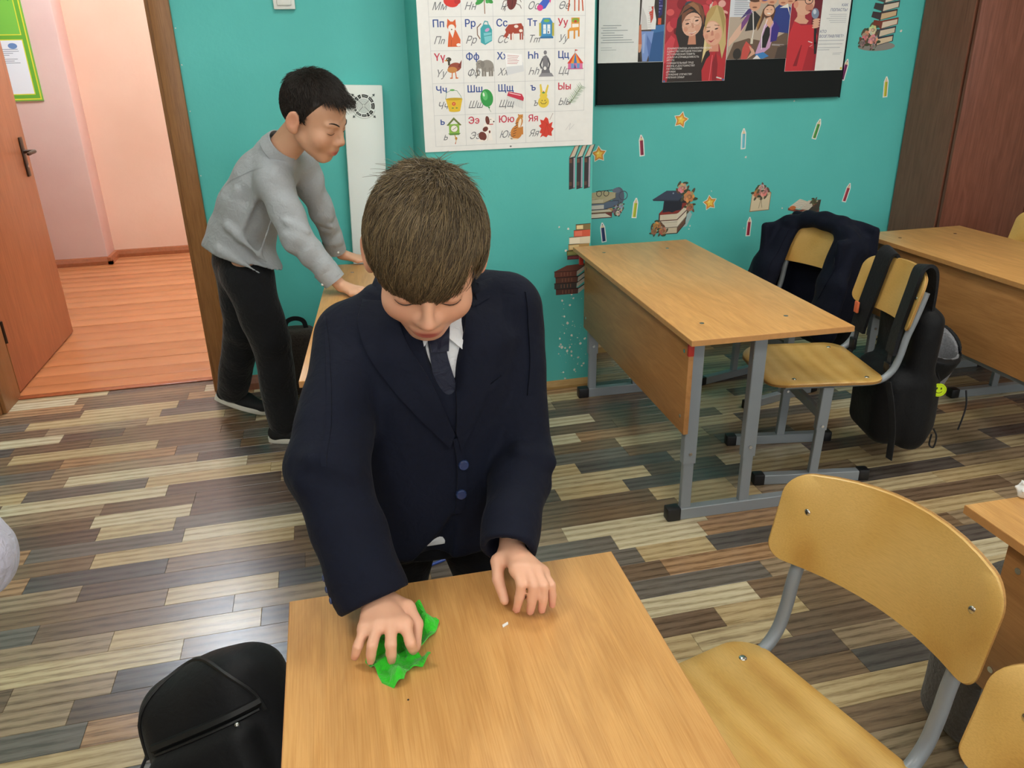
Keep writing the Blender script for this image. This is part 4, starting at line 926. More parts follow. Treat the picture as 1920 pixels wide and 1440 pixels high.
p.L('1E1E24', [(.128, .3), (.14, .16), (.147, .1)], .014, .01); p.E('8090A8', .124, .325, .019, .03, 8); p.E('C8D4E0', .12, .335, .008, .014, 8)
for k in range(4): p.E('E0AE94', .134, .29-k*.013, .019, .0075, 12)
p.L('E8D0D0', [(.105, .17), (.125, .162)], .005); p.L('E8D0D0', [(.115, .14), (.128, .15)], .002)
BL = '2E4C86'
p.frame(); p.T(BL, 'КАК', .286, .269, .0165, .1, 0, 'RIGHT'); p.T(BL, 'ПОПАСТЬ?', .286, .249, .0165, .1, 0, 'RIGHT'); txt_lines(p, .286, .236, 5, .14, .0082, '9AA2AE', .0014, True, 4)
p.T(BL, 'КТО', .158, .160, .0165, .1, 0); p.T(BL, 'ВОЗГЛАВЛЯЕТ?', .157, .140, .0165, .1, 0)
for k, (y, l) in enumerate(((.128, .13), (.113, .125), (.098, .115), (.089, .06))): p.L('9AA2AE', [(.158, y), (.158+l, y)], .0018)
p.L('A8AEB6', [(.238, .074), (.285, .075)], .0014); p.L('A8AEB6', [(.238, .068), (.278, .069)], .0014); p.E('D8C040', .292, .008, .005)
p.finish('printed_picture', o)
for (x, z, w_) in ((1.526, 1.26, 'left'), (1.813, 1.26, 'right')):
    pass
# ------------------------------------------------------------------ wall stickers
SCALE = 3.0
def sticker(name, x, y, z, label, cat='sticker', group=None, rot=0.):
    o = empty(name, (x, y-.0004, z), 0, label, cat, group); o.rotation_euler = (0, math.radians(-rot), 0); return o
def hull(pts):
    pts = sorted(set(pts))
    def half(P):
        h = []
        for p in P:
            while len(h) > 1 and (h[-1][0]-h[-2][0])*(p[1]-h[-2][1])-(h[-1][1]-h[-2][1])*(p[0]-h[-2][0]) <= 0: h.pop()
            h.append(p)
        return h[:-1]
    return half(pts)+half(pts[::-1])
WHT = 'ECEDE9'
def pencil(x, z, rot, c, c2, label, L=.095, y=WY):
    o = sticker('pencil_sticker', x, y, z, label, 'sticker', 'pencil stickers on the teal wall', rot); p = Print((0, 0, 0)); w = .0125; h = L/2
    p.poly(WHT, [(-w, -h), (w, -h), (w, h*.55), (.003, h), (-.003, h), (-w, h*.55)])
    p.R(c, -w*.62, -h*.9, w*.62, h*.48); p.R(c2, -w*.15, -h*.88, w*.62, h*.48); p.poly('E2C8A0', [(-w*.62, h*.48), (w*.62, h*.48), (.001, h*.86), (-.001, h*.86)]); p.poly(c, [(-.003, h*.74), (.003, h*.74), (0, h*.9)])
    p.finish('printed_pencil', o, (ink(WHT), .0004, [(-w, -h), (w, -h), (w, h*.55), (.003, h), (-.003, h), (-w, h*.55)]))
pencil(1.441, .986, 6, 'A03850', '802840', 'dark red pencil sticker left of centre under the pin board')
pencil(1.954, .995, 3, '8FD0DC', '5FBCCC', 'pale cyan pencil sticker under the middle of the pin board')
pencil(2.34, 1.024, -14, '5FA850', '3F8838', 'green pencil sticker under the right end of the pin board')
pencil(1.422, .703, -5, 'CFD84A', 'B0BC38', 'yellow-green pencil sticker between book stack and graduation cap')
pencil(1.265, .598, 8, '2C3C74', '1E2C5C', 'dark blue pencil sticker just above the empty desk')
pencil(2.027, .575, -1, 'B03048', '902038', 'crimson pencil sticker below the envelope sticker')
pencil(2.555, .711, -13, 'B84050', '983040', 'red pencil sticker near the wardrobe, right of the open book')
pencil(2.448, 1.286, -10, '8A3070', '6A2058', 'purple pencil sticker at the lower right corner of the pin board')
pencil(2.685, 1.204, 5, 'D0CC48', 'B0AC38', 'yellow pencil sticker highest up beside the wardrobe')
def star(x, z, label, rot, R=.034):
    o = sticker('star_sticker', x, WY, z, label, 'sticker', 'star stickers on the teal wall', rot); p = Print((0, 0, 0))
    def st(r, q=.55): return [(r*(1 if k % 2 == 0 else q)*math.sin(math.pi*k/5), r*(1 if k % 2 == 0 else q)*math.cos(math.pi*k/5)) for k in range(10)]
    p.poly('EFE6CF', st(R*1.14, .6)); p.poly('C8702A', st(R)); p.poly('E2A234', st(R*.82)); p.poly('F0C850', st(R*.55)); p.E('F6E08A', -.004, .006, .005)
    p.finish('printed_star', o, (ink('EFE6CF'), .0004, st(R*1.14, .6)))
star(1.235, .957, 'orange star sticker beside the corner of the alphabet poster', 4)
star(1.629, 1.091, 'orange star sticker just under the pin board', -12)
star(1.806, .705, 'orange star sticker right of the graduation cap', 10)
def book(p, x, y, w, h, dx, dy, cover, page, spine=None):
    """book lying flat: front face of width w and height h, top skewed by (dx,dy)"""
    dk = tuple(int(int(cover[i:i+2], 16)*.6) for i in (0, 2, 4))
    p.poly(dk, [(x-.003, y-.003), (x+w+.003, y-.003), (x+w+dx+.003, y+dy-.003), (x+w+dx+.003, y+h+dy+.003), (x+dx, y+h+dy+.003), (x-.003, y+h+.002)])
    p.poly(page, [(x+.003, y+.001), (x+w, y+.001), (x+w, y+h-.002), (x+.003, y+h-.003)])
    for k in range(3): p.L(tuple(int(int(page[i:i+2], 16)*.84) for i in (0, 2, 4)), [(x+.004, y+h*(k+1)/4-.001), (x+w-.002, y+h*(k+1)/4)], .0009)
    p.poly(spine or cover, [(x+w, y), (x+w+dx, y+dy), (x+w+dx, y+dy+h), (x+w, y+h)])
    p.poly(cover, [(x, y+h-.001), (x+w, y+h), (x+w+dx, y+h+dy), (x+dx, y+h+dy)])
    p.L(tuple(min(255, int(int(cover[i:i+2], 16)*1.35)) for i in (0, 2, 4)), [(x+.004, y+h+.0008), (x+w, y+h+.0012)], .0014)
def rose(p, x, y, r, c, seed=0):
    q = random.Random(seed); base = [int(c[i:i+2], 16) for i in (0, 2, 4)]
    for k in range(5): p.E(('3E4A36', '55503E', '6A4A3A')[k % 3], x+r*1.2*math.cos(k*1.3+seed), y+r*1.2*math.sin(k*1.3+seed), r*.7, r*.3, k*60, 10)
    for k in range(7): p.E(tuple(max(0, min(255, int(v*q.uniform(.8, 1.12)))) for v in base), x+r*.5*math.cos(k*.9), y+r*.5*math.sin(k*.9), r*.62, r*.5, k*52, 12)
    for k in range(4): p.E(tuple(max(0, min(255, int(v*(.7+.1*k)))) for v in base), x+r*.12*math.cos(k*2), y+r*.12*math.sin(k*2), r*(.5-.1*k), r*(.42-.09*k), k*40, 12)
def done(p, name, o):
    s = p; pts = [((v-s.o).dot(s.u), (v-s.o).dot(s.v)) for v in s.vs]
    return p.finish(name, o)
# books with spectacles and jug
o = sticker('book_stack_sticker', 1.275, WY, .73, 'sticker of stacked books with spectacles and a small jug, at the pilaster corner'); p = Print((0, 0, 0))
p.E('5A6474', .06, .03, .03, .045); p.E('6A7486', .05, .06, .02, .012); p.ring('4A5060', .085, .035, .018, .022); p.poly('6A7486', [(.035, .06), (.05, .075), (.07, .066)])
book(p, -.088, -.062, .12, .022, -.035, .02, '7A3A34', 'E6DDC8'); book(p, -.085, -.037, .12, .014, -.025, .016, 'B8905A', 'D8CDB4'); book(p, -.085, -.022, .075, .022, .07, .012, '5A6A80', 'D4CFC4'); book(p, -.09, .006, .075, .02, .06, .022, 'B8AC8C', 'CFC4A6')
p.poly('B5A984', [(-.08, .03), (-.02, .022), (.05, .05), (-.02, .062), (-.07, .055)])
for x in (-.035, .0): p.ring('2A2A2E', x, .05, .011, .014)
p.L('2A2A2E', [(-.05, .06), (.03, .064)], .003)
for k, (x, y) in enumerate(((.055, -.02), (.07, -.03), (.045, -.035), (.075, -.012), (.06, -.045))): rose(p, x, y, .011, ('A8A4B8', 'D8CBB8', '8A6A7A')[k % 3], k)
done(p, 'printed_books', o)
# graduation cap on books
o = sticker('graduation_cap_sticker', 1.612, WY, .685, 'sticker of a black graduation cap on books with roses'); p = Print((0, 0, 0))
p.poly('9CB8B8', [(-.02, -.11), (.08, -.085), (.105, -.03), (.08, .0), (.02, -.06)]); p.poly('2E2422', [(.02, -.1), (.075, -.05), (.085, .02), (.06, .06), (.03, -.02)])
book(p, -.035, -.115, .065, .03, .04, .045, '6A4A3A', 'CFC0A4'); book(p, -.06, -.085, .09, .026, .045, .05, 'D2C6AE', 'D8CDB8', 'E0D6C2'); book(p, -.065, -.05, .09, .03, .05, .045, '8A3028', 'DACDB4', 'D8CDB8')
p.poly('8A3028', [(-.07, -.018), (.03, -.02), (.082, .026), (-.02, .03)]); p.poly('232A38', [(-.05, -.012), (.045, -.005), (.055, .055), (-.045, .05)]); p.poly('1C2230', [(-.045, .0), (.0, -.015), (.05, .005), (.04, .04), (-.04, .04)])
p.poly('3A4458', [(-.105, .052), (-.035, .09), (.075, .085), (.03, .042)]); p.poly('2A3344', [(-.105, .052), (.03, .042), (.03, .037), (-.1, .046)]); p.E('8A94A8', .0, .076, .004)
rose(p, .045, .098, .022, 'D8A090', 1); rose(p, .082, .055, .026, 'D09060', 2); rose(p, .09, .005, .018, 'B07058', 3); rose(p, -.075, -.075, .02, 'C89050', 4); rose(p, -.045, -.1, .018, 'B87858', 5); rose(p, -.09, -.1, .014, '9A7A50', 6)
done(p, 'printed_cap', o)
# envelope with flowers
o = sticker('envelope_sticker', 2.075, WY, .713, 'sticker of a beige envelope filled with flowers'); p = Print((0, 0, 0))
p.poly('8A6A4A', [(-.053, -.066), (.053, -.062), (.056, .022), (.0, .07), (-.048, .022)]); p.poly('CDB894', [(-.05, -.062), (.05, -.059), (.053, .02), (.0, .066), (-.046, .02)])
p.poly('DCCBAA', [(-.05, -.062), (.05, -.059), (.052, .018), (.003, -.01), (-.046, .018)]); p.L('B49C74', [(-.046, .018), (.003, -.012), (.052, .018)], .0018); rose(p, -.018, .022, .02, 'C87850', 3); rose(p, .012, .028, .022, 'D8988C', 4); rose(p, .0, .05, .014, 'D0A8A0', 5); p.L('7A6A50', [(.003, -.005), (-.006, -.05)], .002); p.L('7A6A50', [(.003, -.005), (.012, -.048)], .002); p.E('5A5448', .003, -.004, .007)
done(p, 'printed_envelope', o)
# open book on books
o = sticker('open_book_sticker', 2.318, WY, .635, 'sticker of an open book on a stack of books above the hung jacket'); p = Print((0, 0, 0))
book(p, -.1, -.08, .12, .028, .07, .02, '5A3432', '8A6A5A', '4A2C2A'); book(p, -.07, -.045, .1, .03, .06, .018, 'C8A88C', 'D8C4A8', '6A4038'); p.poly('3E3A30', [(.03, -.03), (.09, .0), (.095, .05), (.06, .05), (.03, .02)])
p.poly('7A3A28', [(-.085, .008), (-.02, -.008), (.02, .005), (.075, .03), (.08, .05), (.015, .01), (-.02, .005), (-.085, .02)]); p.poly('D6CDBB', [(-.082, .022), (-.025, .01), (.02, .045), (-.025, .06)]); p.poly('CFC5B2', [(-.022, .01), (.03, .002), (.08, .046), (.025, .05)])
for k in range(5): p.L('A09A8C', [(-.065+.011*k, .024+.007*k), (-.025+.011*k, .016+.007*k)], .0012); p.L('A09A8C', [(-.01+.011*k, .012+.008*k), (.03+.011*k, .007+.008*k)], .0012)
p.E('C8703A', -.06, .018, .018, .01); rose(p, .055, .042, .014, '5A5A40', 2)
done(p, 'printed_book', o)
# tall stack with roses beside wardrobe
o = sticker('tall_book_stack_sticker', 2.60, WY, 1.50, 'sticker of a tall book stack with pink roses, right of the pin board'); p = Print((0, 0, 0))
p.E('8C8A84', .0, -.115, .1, .02)
for k, (c, pg) in enumerate((('2C3040', 'D8C4A4'), ('3A3C48', 'D6C8B0'), ('7A3A2C', 'DCCDB8'), ('3C3438', 'CFB48C'), ('3A3A3C', 'D8CCB8'), ('504C48', 'DCD2C0'), ('6A3A30', 'D8C8B0'), ('3C4048', 'D6CAB6'))):
    y = -.11+k*.036; ox = .006*(k % 3-1)
    p.poly(c, [(-.045+ox, y+.012), (-.0+ox, y), (.01+ox, y+.03), (-.04+ox, y+.036)]); p.poly(c, [(-.002+ox, y-.004), (.09+ox, y+.016), (.09+ox, y+.046), (.0+ox, y+.032)]); p.poly(pg, [(.006+ox, y), (.085+ox, y+.018), (.085+ox, y+.038), (.008+ox, y+.026)])
rose(p, -.06, -.075, .026, 'D08C88', 1); rose(p, -.025, -.085, .024, 'D8989A', 2); rose(p, -.035, -.045, .02, 'E0C8A8', 3); rose(p, -.08, -.1, .014, '8A7A78', 4); rose(p, -.02, -.115, .012, '9A8A84', 5)
done(p, 'printed_books', o)
# green scuff stain on the wall
# pilaster stickers
o = sticker('upright_books_sticker', 1.018, PY, .955, 'sticker of three upright dark books on the pilaster edge'); p = Print((0, 0, 0))
for k in range(3):
    x = -.047+.032*k; p.poly('2E2A2E', [(x, -.085), (x+.026, -.08), (x+.026, .045), (x, .04)]); p.R('6A4638', x+.001, .02, x+.012, .036); p.R('5A4038', x+.001, -.07, x+.012, -.055); p.R('A8A4B4', x+.019, -.078, x+.025, .04); p.poly('C8B8A4', [(x+.004, .042), (x+.022, .046), (x+.04, .088), (x+.026, .085)]); p.poly('7A5240', [(x-.001, .04), (x+.005, .043), (x+.027, .086), (x+.022, .084)]); p.L('3A2420', [(x+.026, .045), (x+.043, .088)], .003)
done(p, 'printed_books', o)
o = sticker('small_book_stack_sticker', 1.016, PY, .655, 'sticker of a stack of colourful books behind the empty desk corner'); p = Print((0, 0, 0))
for k, (x, w, c, pg, hh) in enumerate(((-.05, .1, '5A2830', '7A3A40', .016), (-.052, .1, '6A7038', '8A8A50', .02), (-.045, .092, 'B08A50', 'D8C08A', .024), (-.042, .092, 'D6CBB0', 'E2D8C0', .028), (-.022, .072, 'C8553C', 'D8705A', .026), (-.014, .064, '7A6A40', 'E0CC98', .022))):
    y = -.075+sum((.018, .022, .026, .03, .028, .024)[:k]); p.poly(c, [(x, y), (x+w, y-.002), (x+w, y+hh), (x, y+hh)]); p.poly(pg, [(x+.004, y+.003), (x+w*.5, y+.002), (x+w*.5, y+hh-.004), (x+.004, y+hh-.004)]); p.L('3A3024', [(x, y+hh), (x+w, y+hh+.001)], .0024)
done(p, 'printed_books', o)
o = sticker('brown_book_stack_sticker', .985, PY, .478, 'sticker of four brown books low on the pilaster'); p = Print((0, 0, 0))
for k, (x, c) in enumerate(((-.068, '55322E'), (-.075, '3C3634'), (-.07, '5E3A30'), (-.075, '6A3A30'))):
    y = -.048+.026*k; p.poly(c, [(x, y), (x+.098, y-.001), (x+.1, y+.022), (x, y+.022)]); p.poly('B9AFA0', [(x+.1, y), (x+.148, y+.036), (x+.15, y+.05), (x+.1, y+.02)]); p.L('2A1C1A', [(x, y+.024), (x+.102, y+.023), (x+.152, y+.055)], .004)
    for q in range(4): p.L('8A6048', [(x+.03+.014*q, y+.004), (x+.03+.014*q, y+.018)], .003)
p.poly('6E4034', [(-.075, .055), (.026, .053), (.074, .082), (-.02, .078)])
done(p, 'printed_books', o)

# paint chips knocked out of the pilaster and wall: tiny patches of bare plaster
M_CHIP = plain('bare_plaster', 'DAD8CC', .8)
def chips(name, y, spots, parent):
    mb = MB(); r = random.Random(4)
    for x, z, s_ in spots:
        n = 7; pts = [(x+s_*r.uniform(.6, 1.2)*math.cos(2*math.pi*k/n), z+s_*r.uniform(.6, 1.3)*math.sin(2*math.pi*k/n)) for k in range(n)]
        mb.add([Vector((a, y-.0003, b)) for a, b in pts]+[Vector((a, y+.001, b)) for a, b in pts], [tuple(range(n))]+[(k, (k+1) % n, n+(k+1) % n, n+k) for k in range(n)])
    o = mb.build(name, M_CHIP, parent, smooth=False); o['kind'] = 'stuff'
r = random.Random(9)
sp = [(r.uniform(.93, 1.06), r.choice([r.uniform(.05, .45), r.uniform(.12, .3)]), r.choice([.0015, .002, .003, .005])) for _ in range(60)] + [(.945, .19, .007), (.96, .185, .005), (.99, .24, .006), (1.03, .2, .006), (1.05, .22, .006), (.97, .3, .006), (.955, .33, .005), (.98, .38, .005), (.93, .72, .004), (.97, .71, .005), (.96, .62, .006), (1.0, .69, .003), (.96, .04, .005), (.99, .165, .005), (.97, .17, .006)]
chips('paint_chips', PY, sp, bpy.data.objects['wall_pilaster'])
chips('paint_chips', WY, [(1.436, 1.03, .005), (1.975, .91, .006), (1.71, .6, .004), (1.705, .585, .004), (2.12, .58, .005), (2.115, .57, .004), (2.145, .53, .005), (2.2, .655, .005), (1.81, .76, .003), (2.0, .57, .003), (2.72, 1.45, .006), (1.2, .42, .005), (1.71, 1.168, .004), (2.2, 1.155, .004), (-.484, 1.5, .003), (-.482, 1.2, .0025), (-.484, 1.37, .003), (-.483, .95, .0025)], bpy.data.objects['wall_back'])

# light switch, air recirculator
sw = empty('light_switch', (-.071, WY, 1.561), 0, 'white light switch high on the teal wall above the boy in grey', 'switch')
MB().box((-.041, -.016, 0), (.041, 0, .082), bev=.004).build('switch_frame', M_PLASTIC, sw); MB().box((-.027, -.022, .014), (.027, -.014, .068), bev=.003).build('rocker', M_PLASTIC, sw)
M_RW = plain('white_enamel_panel', 'EEF2EE', .35)
rc = empty('air_recirculator', (.072, WY-.005, .0), 0, 'tall narrow white air recirculator with a black round grille mark, leaning on the teal wall', 'appliance'); rc.rotation_euler = (0, math.radians(2.1), 0)
MB().box((0, -.06, .0), (.158, -.002, 1.284), bev=.0025).build('casing', M_RW, rc)
p = Print((.0795, -.0605, 1.205)); K = '1B1D1D'
for a0, a1, ra, rb in ((62, 98, .033, .044), (22, 55, .033, .044), (-18, 16, .031, .044), (-72, -58, .03, .044), (-52, -30, .031, .044), (-104, -76, .033, .042), (-142, -110, .034, .042), (150, 195, .033, .042), (128, 142, .03, .045), (106, 122, .031, .045), (200, 212, .033, .042)):
    p.ring(K, 0, 0, ra, rb, a0, a1, 8); p.ring('EEF2EE', 0, 0, (ra+rb)/2-.0008, (ra+rb)/2+.0006, a0+4, a1-4, 8)
for rr in (.004, .008, .0125, .017, .0215, .026): p.ring('8A9490', 0, 0, rr, rr+.0012)
p.ring('8A9490', 0, -.001, .047, .0482, 200, 340)
for a in (45, 135, 225, 315):
    c_, s_ = math.cos(math.radians(a)), math.sin(math.radians(a)); p.L('6A7472', [(c_*.004, s_*.004), (c_*.056, s_*.056)], .0016)
    p.poly('4A5452', [(c_*.066, s_*.066), (c_*.056-s_*.006, s_*.056+c_*.006), (c_*.056+s_*.006, s_*.056-c_*.006)])
p.finish('printed_grille_mark', rc)
# hallway notice stand
st = empty('hallway_notice_board', (-2.15, 6.28, 1.16), 0, 'green bordered notice board with a white sheet and daisies on the hallway wall', 'board')
MB().box((0, -.01, 0), (.35, 0, .95)).build('panel', plain('green_board', '7CB342', .4), st, smooth=False)
p = Print((0, -.0105, 0)); p.R('E2D838', .008, .008, .342, .942); p.R('6EAE34', .016, .016, .334, .934); p.R('E2D838', .02, .04, .31, .385); p.R('E9EAEC', .026, .046, .304, .379)
p.E('6A8AB8', .24, .345, .028, .018); txt_lines(p, .04, .325, 8, .25, .012, '6A7078', .003, seed=6); p.R('E2D838', .02, .41, .31, .9); p.R('7CC044', .026, .416, .304, .894)
r = random.Random(2)
for k in range(16):
    x, y = r.uniform(.05, .28), r.uniform(.6, .85); p.L('3E8A34', [(x, y), (x+.01, y-.12)], .005)
    if k % 2: p.E('C84A30', x, y, .022)
    else:
        for q in range(8): p.E('EFEFE8', x+.02*math.cos(q*.785), y+.02*math.sin(q*.785), .013, .006, q*45, 8)
    p.E('E8B830', x, y, .009)
p.finish('printed_notice', st)
# ------------------------------------------------------------------ people
def skin_mat(name, rough=.5):
    s = NT(name); a = s.n('ShaderNodeAttribute', attribute_name='tint'); s.l(a, 'Color', s.b, 'Base Color')
    s.b.inputs['Roughness'].default_value = rough; s.b.inputs['Subsurface Weight'].default_value = .12; s.b.inputs['Subsurface Radius'].default_value = (.012, .004, .002); s.b.inputs['Subsurface Scale'].default_value = .5
    mp = s.coord((350,)*3, 'Position'); nz = s.n('ShaderNodeTexNoise'); s.l(mp, 0, nz, 'Vector'); s.bump(nz, 'Fac', .05, .0006); return s.m
M_SKIN = skin_mat('skin')
def cloth(name, col, var=.1, fold=(9, .35, .012), weave=(700, .15), rough=.85, sheen=.15):
    s = NT(name); mp = s.coord((30,)*3, 'Position'); nz = s.n('ShaderNodeTexNoise'); nz.inputs['Detail'].default_value = 5; s.l(mp, 0, nz, 'Vector')
    c = np.array(lin(col)); r = s.ramp([(.3, col), (.7, col)]); r.color_ramp.elements[0].color = tuple(c*(1-var))+(1,); r.color_ramp.elements[1].color = tuple(np.minimum(c*(1+var), 1))+(1,)
    s.l(nz, 'Fac', r, 0); s.l(r, 0, s.b, 'Base Color'); s.b.inputs['Roughness'].default_value = rough; s.b.inputs['Specular IOR Level'].default_value = .25
    s.b.inputs['Sheen Weight'].default_value = sheen; s.b.inputs['Sheen Roughness'].default_value = .45
    m1 = s.coord((fold[0],)*3, 'Position'); n1 = s.n('ShaderNodeTexNoise'); n1.inputs['Detail'].default_value = 3; n1.inputs['Distortion'].default_value = .8; s.l(m1, 0, n1, 'Vector')
    m2 = s.coord((weave[0],)*3, 'Position'); n2 = s.n('ShaderNodeTexNoise'); n2.inputs['Detail'].default_value = 1; s.l(m2, 0, n2, 'Vector')
    b1 = s.n('ShaderNodeBump'); b1.inputs['Strength'].default_value = fold[1]; b1.inputs['Distance'].default_value = fold[2]; s.l(n1, 'Fac', b1, 'Height')
    b2 = s.n('ShaderNodeBump'); b2.inputs['Strength'].default_value = weave[1]; b2.inputs['Distance'].default_value = .001; s.l(n2, 'Fac', b2, 'Height'); s.l(b1, 'Normal', b2, 'Normal'); s.l(b2, 'Normal', s.b, 'Normal')
    return s.m
M_NAVY = cloth('navy_suit_wool', '060C1E', .12, (6, .25, .012), (900, .1), .85, .02)
M_NAVYD = cloth('navy_trouser_wool', '060912', .1, (7, .25, .012), (900, .1), .85, .05)
M_TIE = cloth('navy_tie_satin', '0C1228', .1, rough=.5)
M_WSHIRT = cloth('white_shirt_cotton', 'D4D6D8', .03)
M_GSHIRT = cloth('grey_shirt_cotton', 'A3A9AE', .03, (9, .24, .016), (1500, .03), .85, .08)
M_BLKT = cloth('black_trouser_cotton', '15171B', .12, (9, .35, .015))
M_SHOE = plain('black_shoe_suede', '131417', .8, bump=(200, .2, .001), coord='Position')
M_SOLE = plain('white_rubber_sole', 'D8D6CC', .6)
M_EYEW = skin_mat('eye_gloss', .15)
def hair_mat(name, d, l):
    s = NT(name); g = s.n('ShaderNodeNewGeometry'); r = s.ramp([(0., d), (1., l)]); s.l(g, 'Random Per Island', r, 0); s.l(r, 0, s.b, 'Base Color')
    s.b.inputs['Roughness'].default_value = .42; s.b.inputs['Specular IOR Level'].default_value = .35; return s.m
M_HAIR1 = hair_mat('light_brown_hair', '40352A', '8A7655'); M_HAIR2 = hair_mat('dark_brown_hair', '1E1A18', '382E28')

class Head:
    def __init__(s, o, sc, pitch, yaw, roll=0.):
        """yaw: heading of the face in degrees (0 = towards -Y, positive turns towards +X)"""
        a = math.radians(yaw); f0 = np.array([math.sin(a), -math.cos(a), 0]); z = np.array([0, 0, 1.]); l = np.cross(z, f0)
        c, sn = math.cos(math.radians(pitch)), math.sin(math.radians(pitch)); f = f0*c-z*sn; u = z*c+f0*sn
        cr, sr = math.cos(math.radians(roll)), math.sin(math.radians(roll)); l, u = l*cr-u*sr, u*cr+l*sr
        s.o = np.array(o, float); s.s = sc; s.l, s.f, s.u = l, f, u; s.M = np.stack([l, f, u], 1)
    def W(s, p): return s.o + s.s*(s.M @ np.array(p, float))
    def loc(s, P): return (P-s.o) @ s.M / s.s
    def add(s, S):
        k = s.s
        def e(c, r, kk=.012, op='u', M=None): S.ell(s.W(c), np.array(r)*k, s.M if M is None else M, kk*k, op)
        def c(a, b, ra, rb, kk=.008, op='u'): S.cone(s.W(a), s.W(b), ra*k, rb*k, kk*k, op=op)
        e((0, -.006, .032), (.075, .092, .083)); e((0, .028, -.03), (.060, .060, .075), .02); c((0, .055, -.094), (0, .062, -.09), .017, .015, .022)
        for q in (-1, 1):
            c((q*.052, .0, -.05), (q*.012, .058, -.094), .016, .013, .02)      # jaw
            e((q*.036, .056, -.036), (.026, .024, .026), .02)                  # cheek
            c((q*.018, .083, .012), (q*.042, .072, .012), .008, .007, .012)    # brow
            e((q*.032, .098, -.006), (.018, .016, .013), .010, 's')            # socket
            e((q*.031, .0705, -.006), (.0155, .0145, .0125), .004)             # eyeball and lids
            c((q*.008, .0955, -.038), (q*.012, .086, -.037), .0065, .007, .006)  # nostril wing
            R = np.array([[math.cos(q*.35), -math.sin(q*.35), 0], [math.sin(q*.35), math.cos(q*.35), 0], [0, 0, 1]]); ME = s.M @ R
            e((q*.084, -.012, -.010), (.007, .020, .032), .006, 'u', ME); e((q*.0915, -.009, -.004), (.006, .012, .02), .004, 's', ME); e((q*.080, -.004, -.032), (.006, .009, .010), .006, 'u', ME)
        c((0, .083, .008), (0, .1015, -.030), .0065, .0085, .010); e((0, .1015, -.034), (.0095, .009, .008), .006)
        e((0, .084, -.0635), (.021, .0075, .0052), .006); e((0, .082, -.0735), (.017, .0085, .0062), .006); c((-.018, .0895, -.0685), (.018, .0895, -.0685), .0014, .0014, .002, 's')
        c((0, .070, -.052), (0, .072, -.05), .024, .02, .02)
    def tint(s, P, C):
        q = s.loc(P); l, f, u = q[:, 0], q[:, 1], q[:, 2]
        def g(cl, cf, cu, rl, rf, ru): return np.exp(-((l-cl)/rl)**2-((f-cf)/rf)**2-((u-cu)/ru)**2)
        def mix(w, col): w = np.clip(w, 0, 1)[:, None]; C[:] = C*(1-w)+np.array(lin(col))*w
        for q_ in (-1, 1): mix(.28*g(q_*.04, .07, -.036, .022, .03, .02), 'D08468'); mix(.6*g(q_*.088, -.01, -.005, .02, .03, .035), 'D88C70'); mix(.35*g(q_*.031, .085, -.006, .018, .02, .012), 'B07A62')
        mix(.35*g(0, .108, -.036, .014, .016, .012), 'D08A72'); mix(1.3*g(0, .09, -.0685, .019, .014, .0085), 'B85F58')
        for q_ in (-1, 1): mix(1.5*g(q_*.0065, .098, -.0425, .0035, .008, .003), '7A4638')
        return C

def hand(S, w, kn, pip, tip, th, sc=1.):
    """palm from wrist to knuckles, then each finger as its own tapered chain; lists run from little finger to index"""
    w = np.array(w); K = [np.array(k) for k in kn]
    for k in K: S.cone(w*.75+k*.25, k, .0135*sc, .0092*sc, .010)
    S.cone(K[0], K[3], .0085*sc, .0095*sc, .008)
    rr = (.0066, .0073, .0076, .0073)
    for k, p, t, r in zip(K, pip, tip, rr):
        p, t = np.array(p), np.array(t); m = p*.45+t*.55+(p-(k+t)/2)*.12; r = r*sc
        S.cone(k, p, r*1.08, r, .004); S.cone(p, m, r, r*.92, .002); S.cone(m, t, r*.92, r*.8, .002)
    t = [np.array(x) for x in th]; S.cone(w*.6+t[0]*.4, t[0], .012*sc, .010*sc, .010); S.cone(t[0], t[1], .0098*sc, .0085*sc, .005); S.cone(t[1], t[2], .0085*sc, .0068*sc, .002)

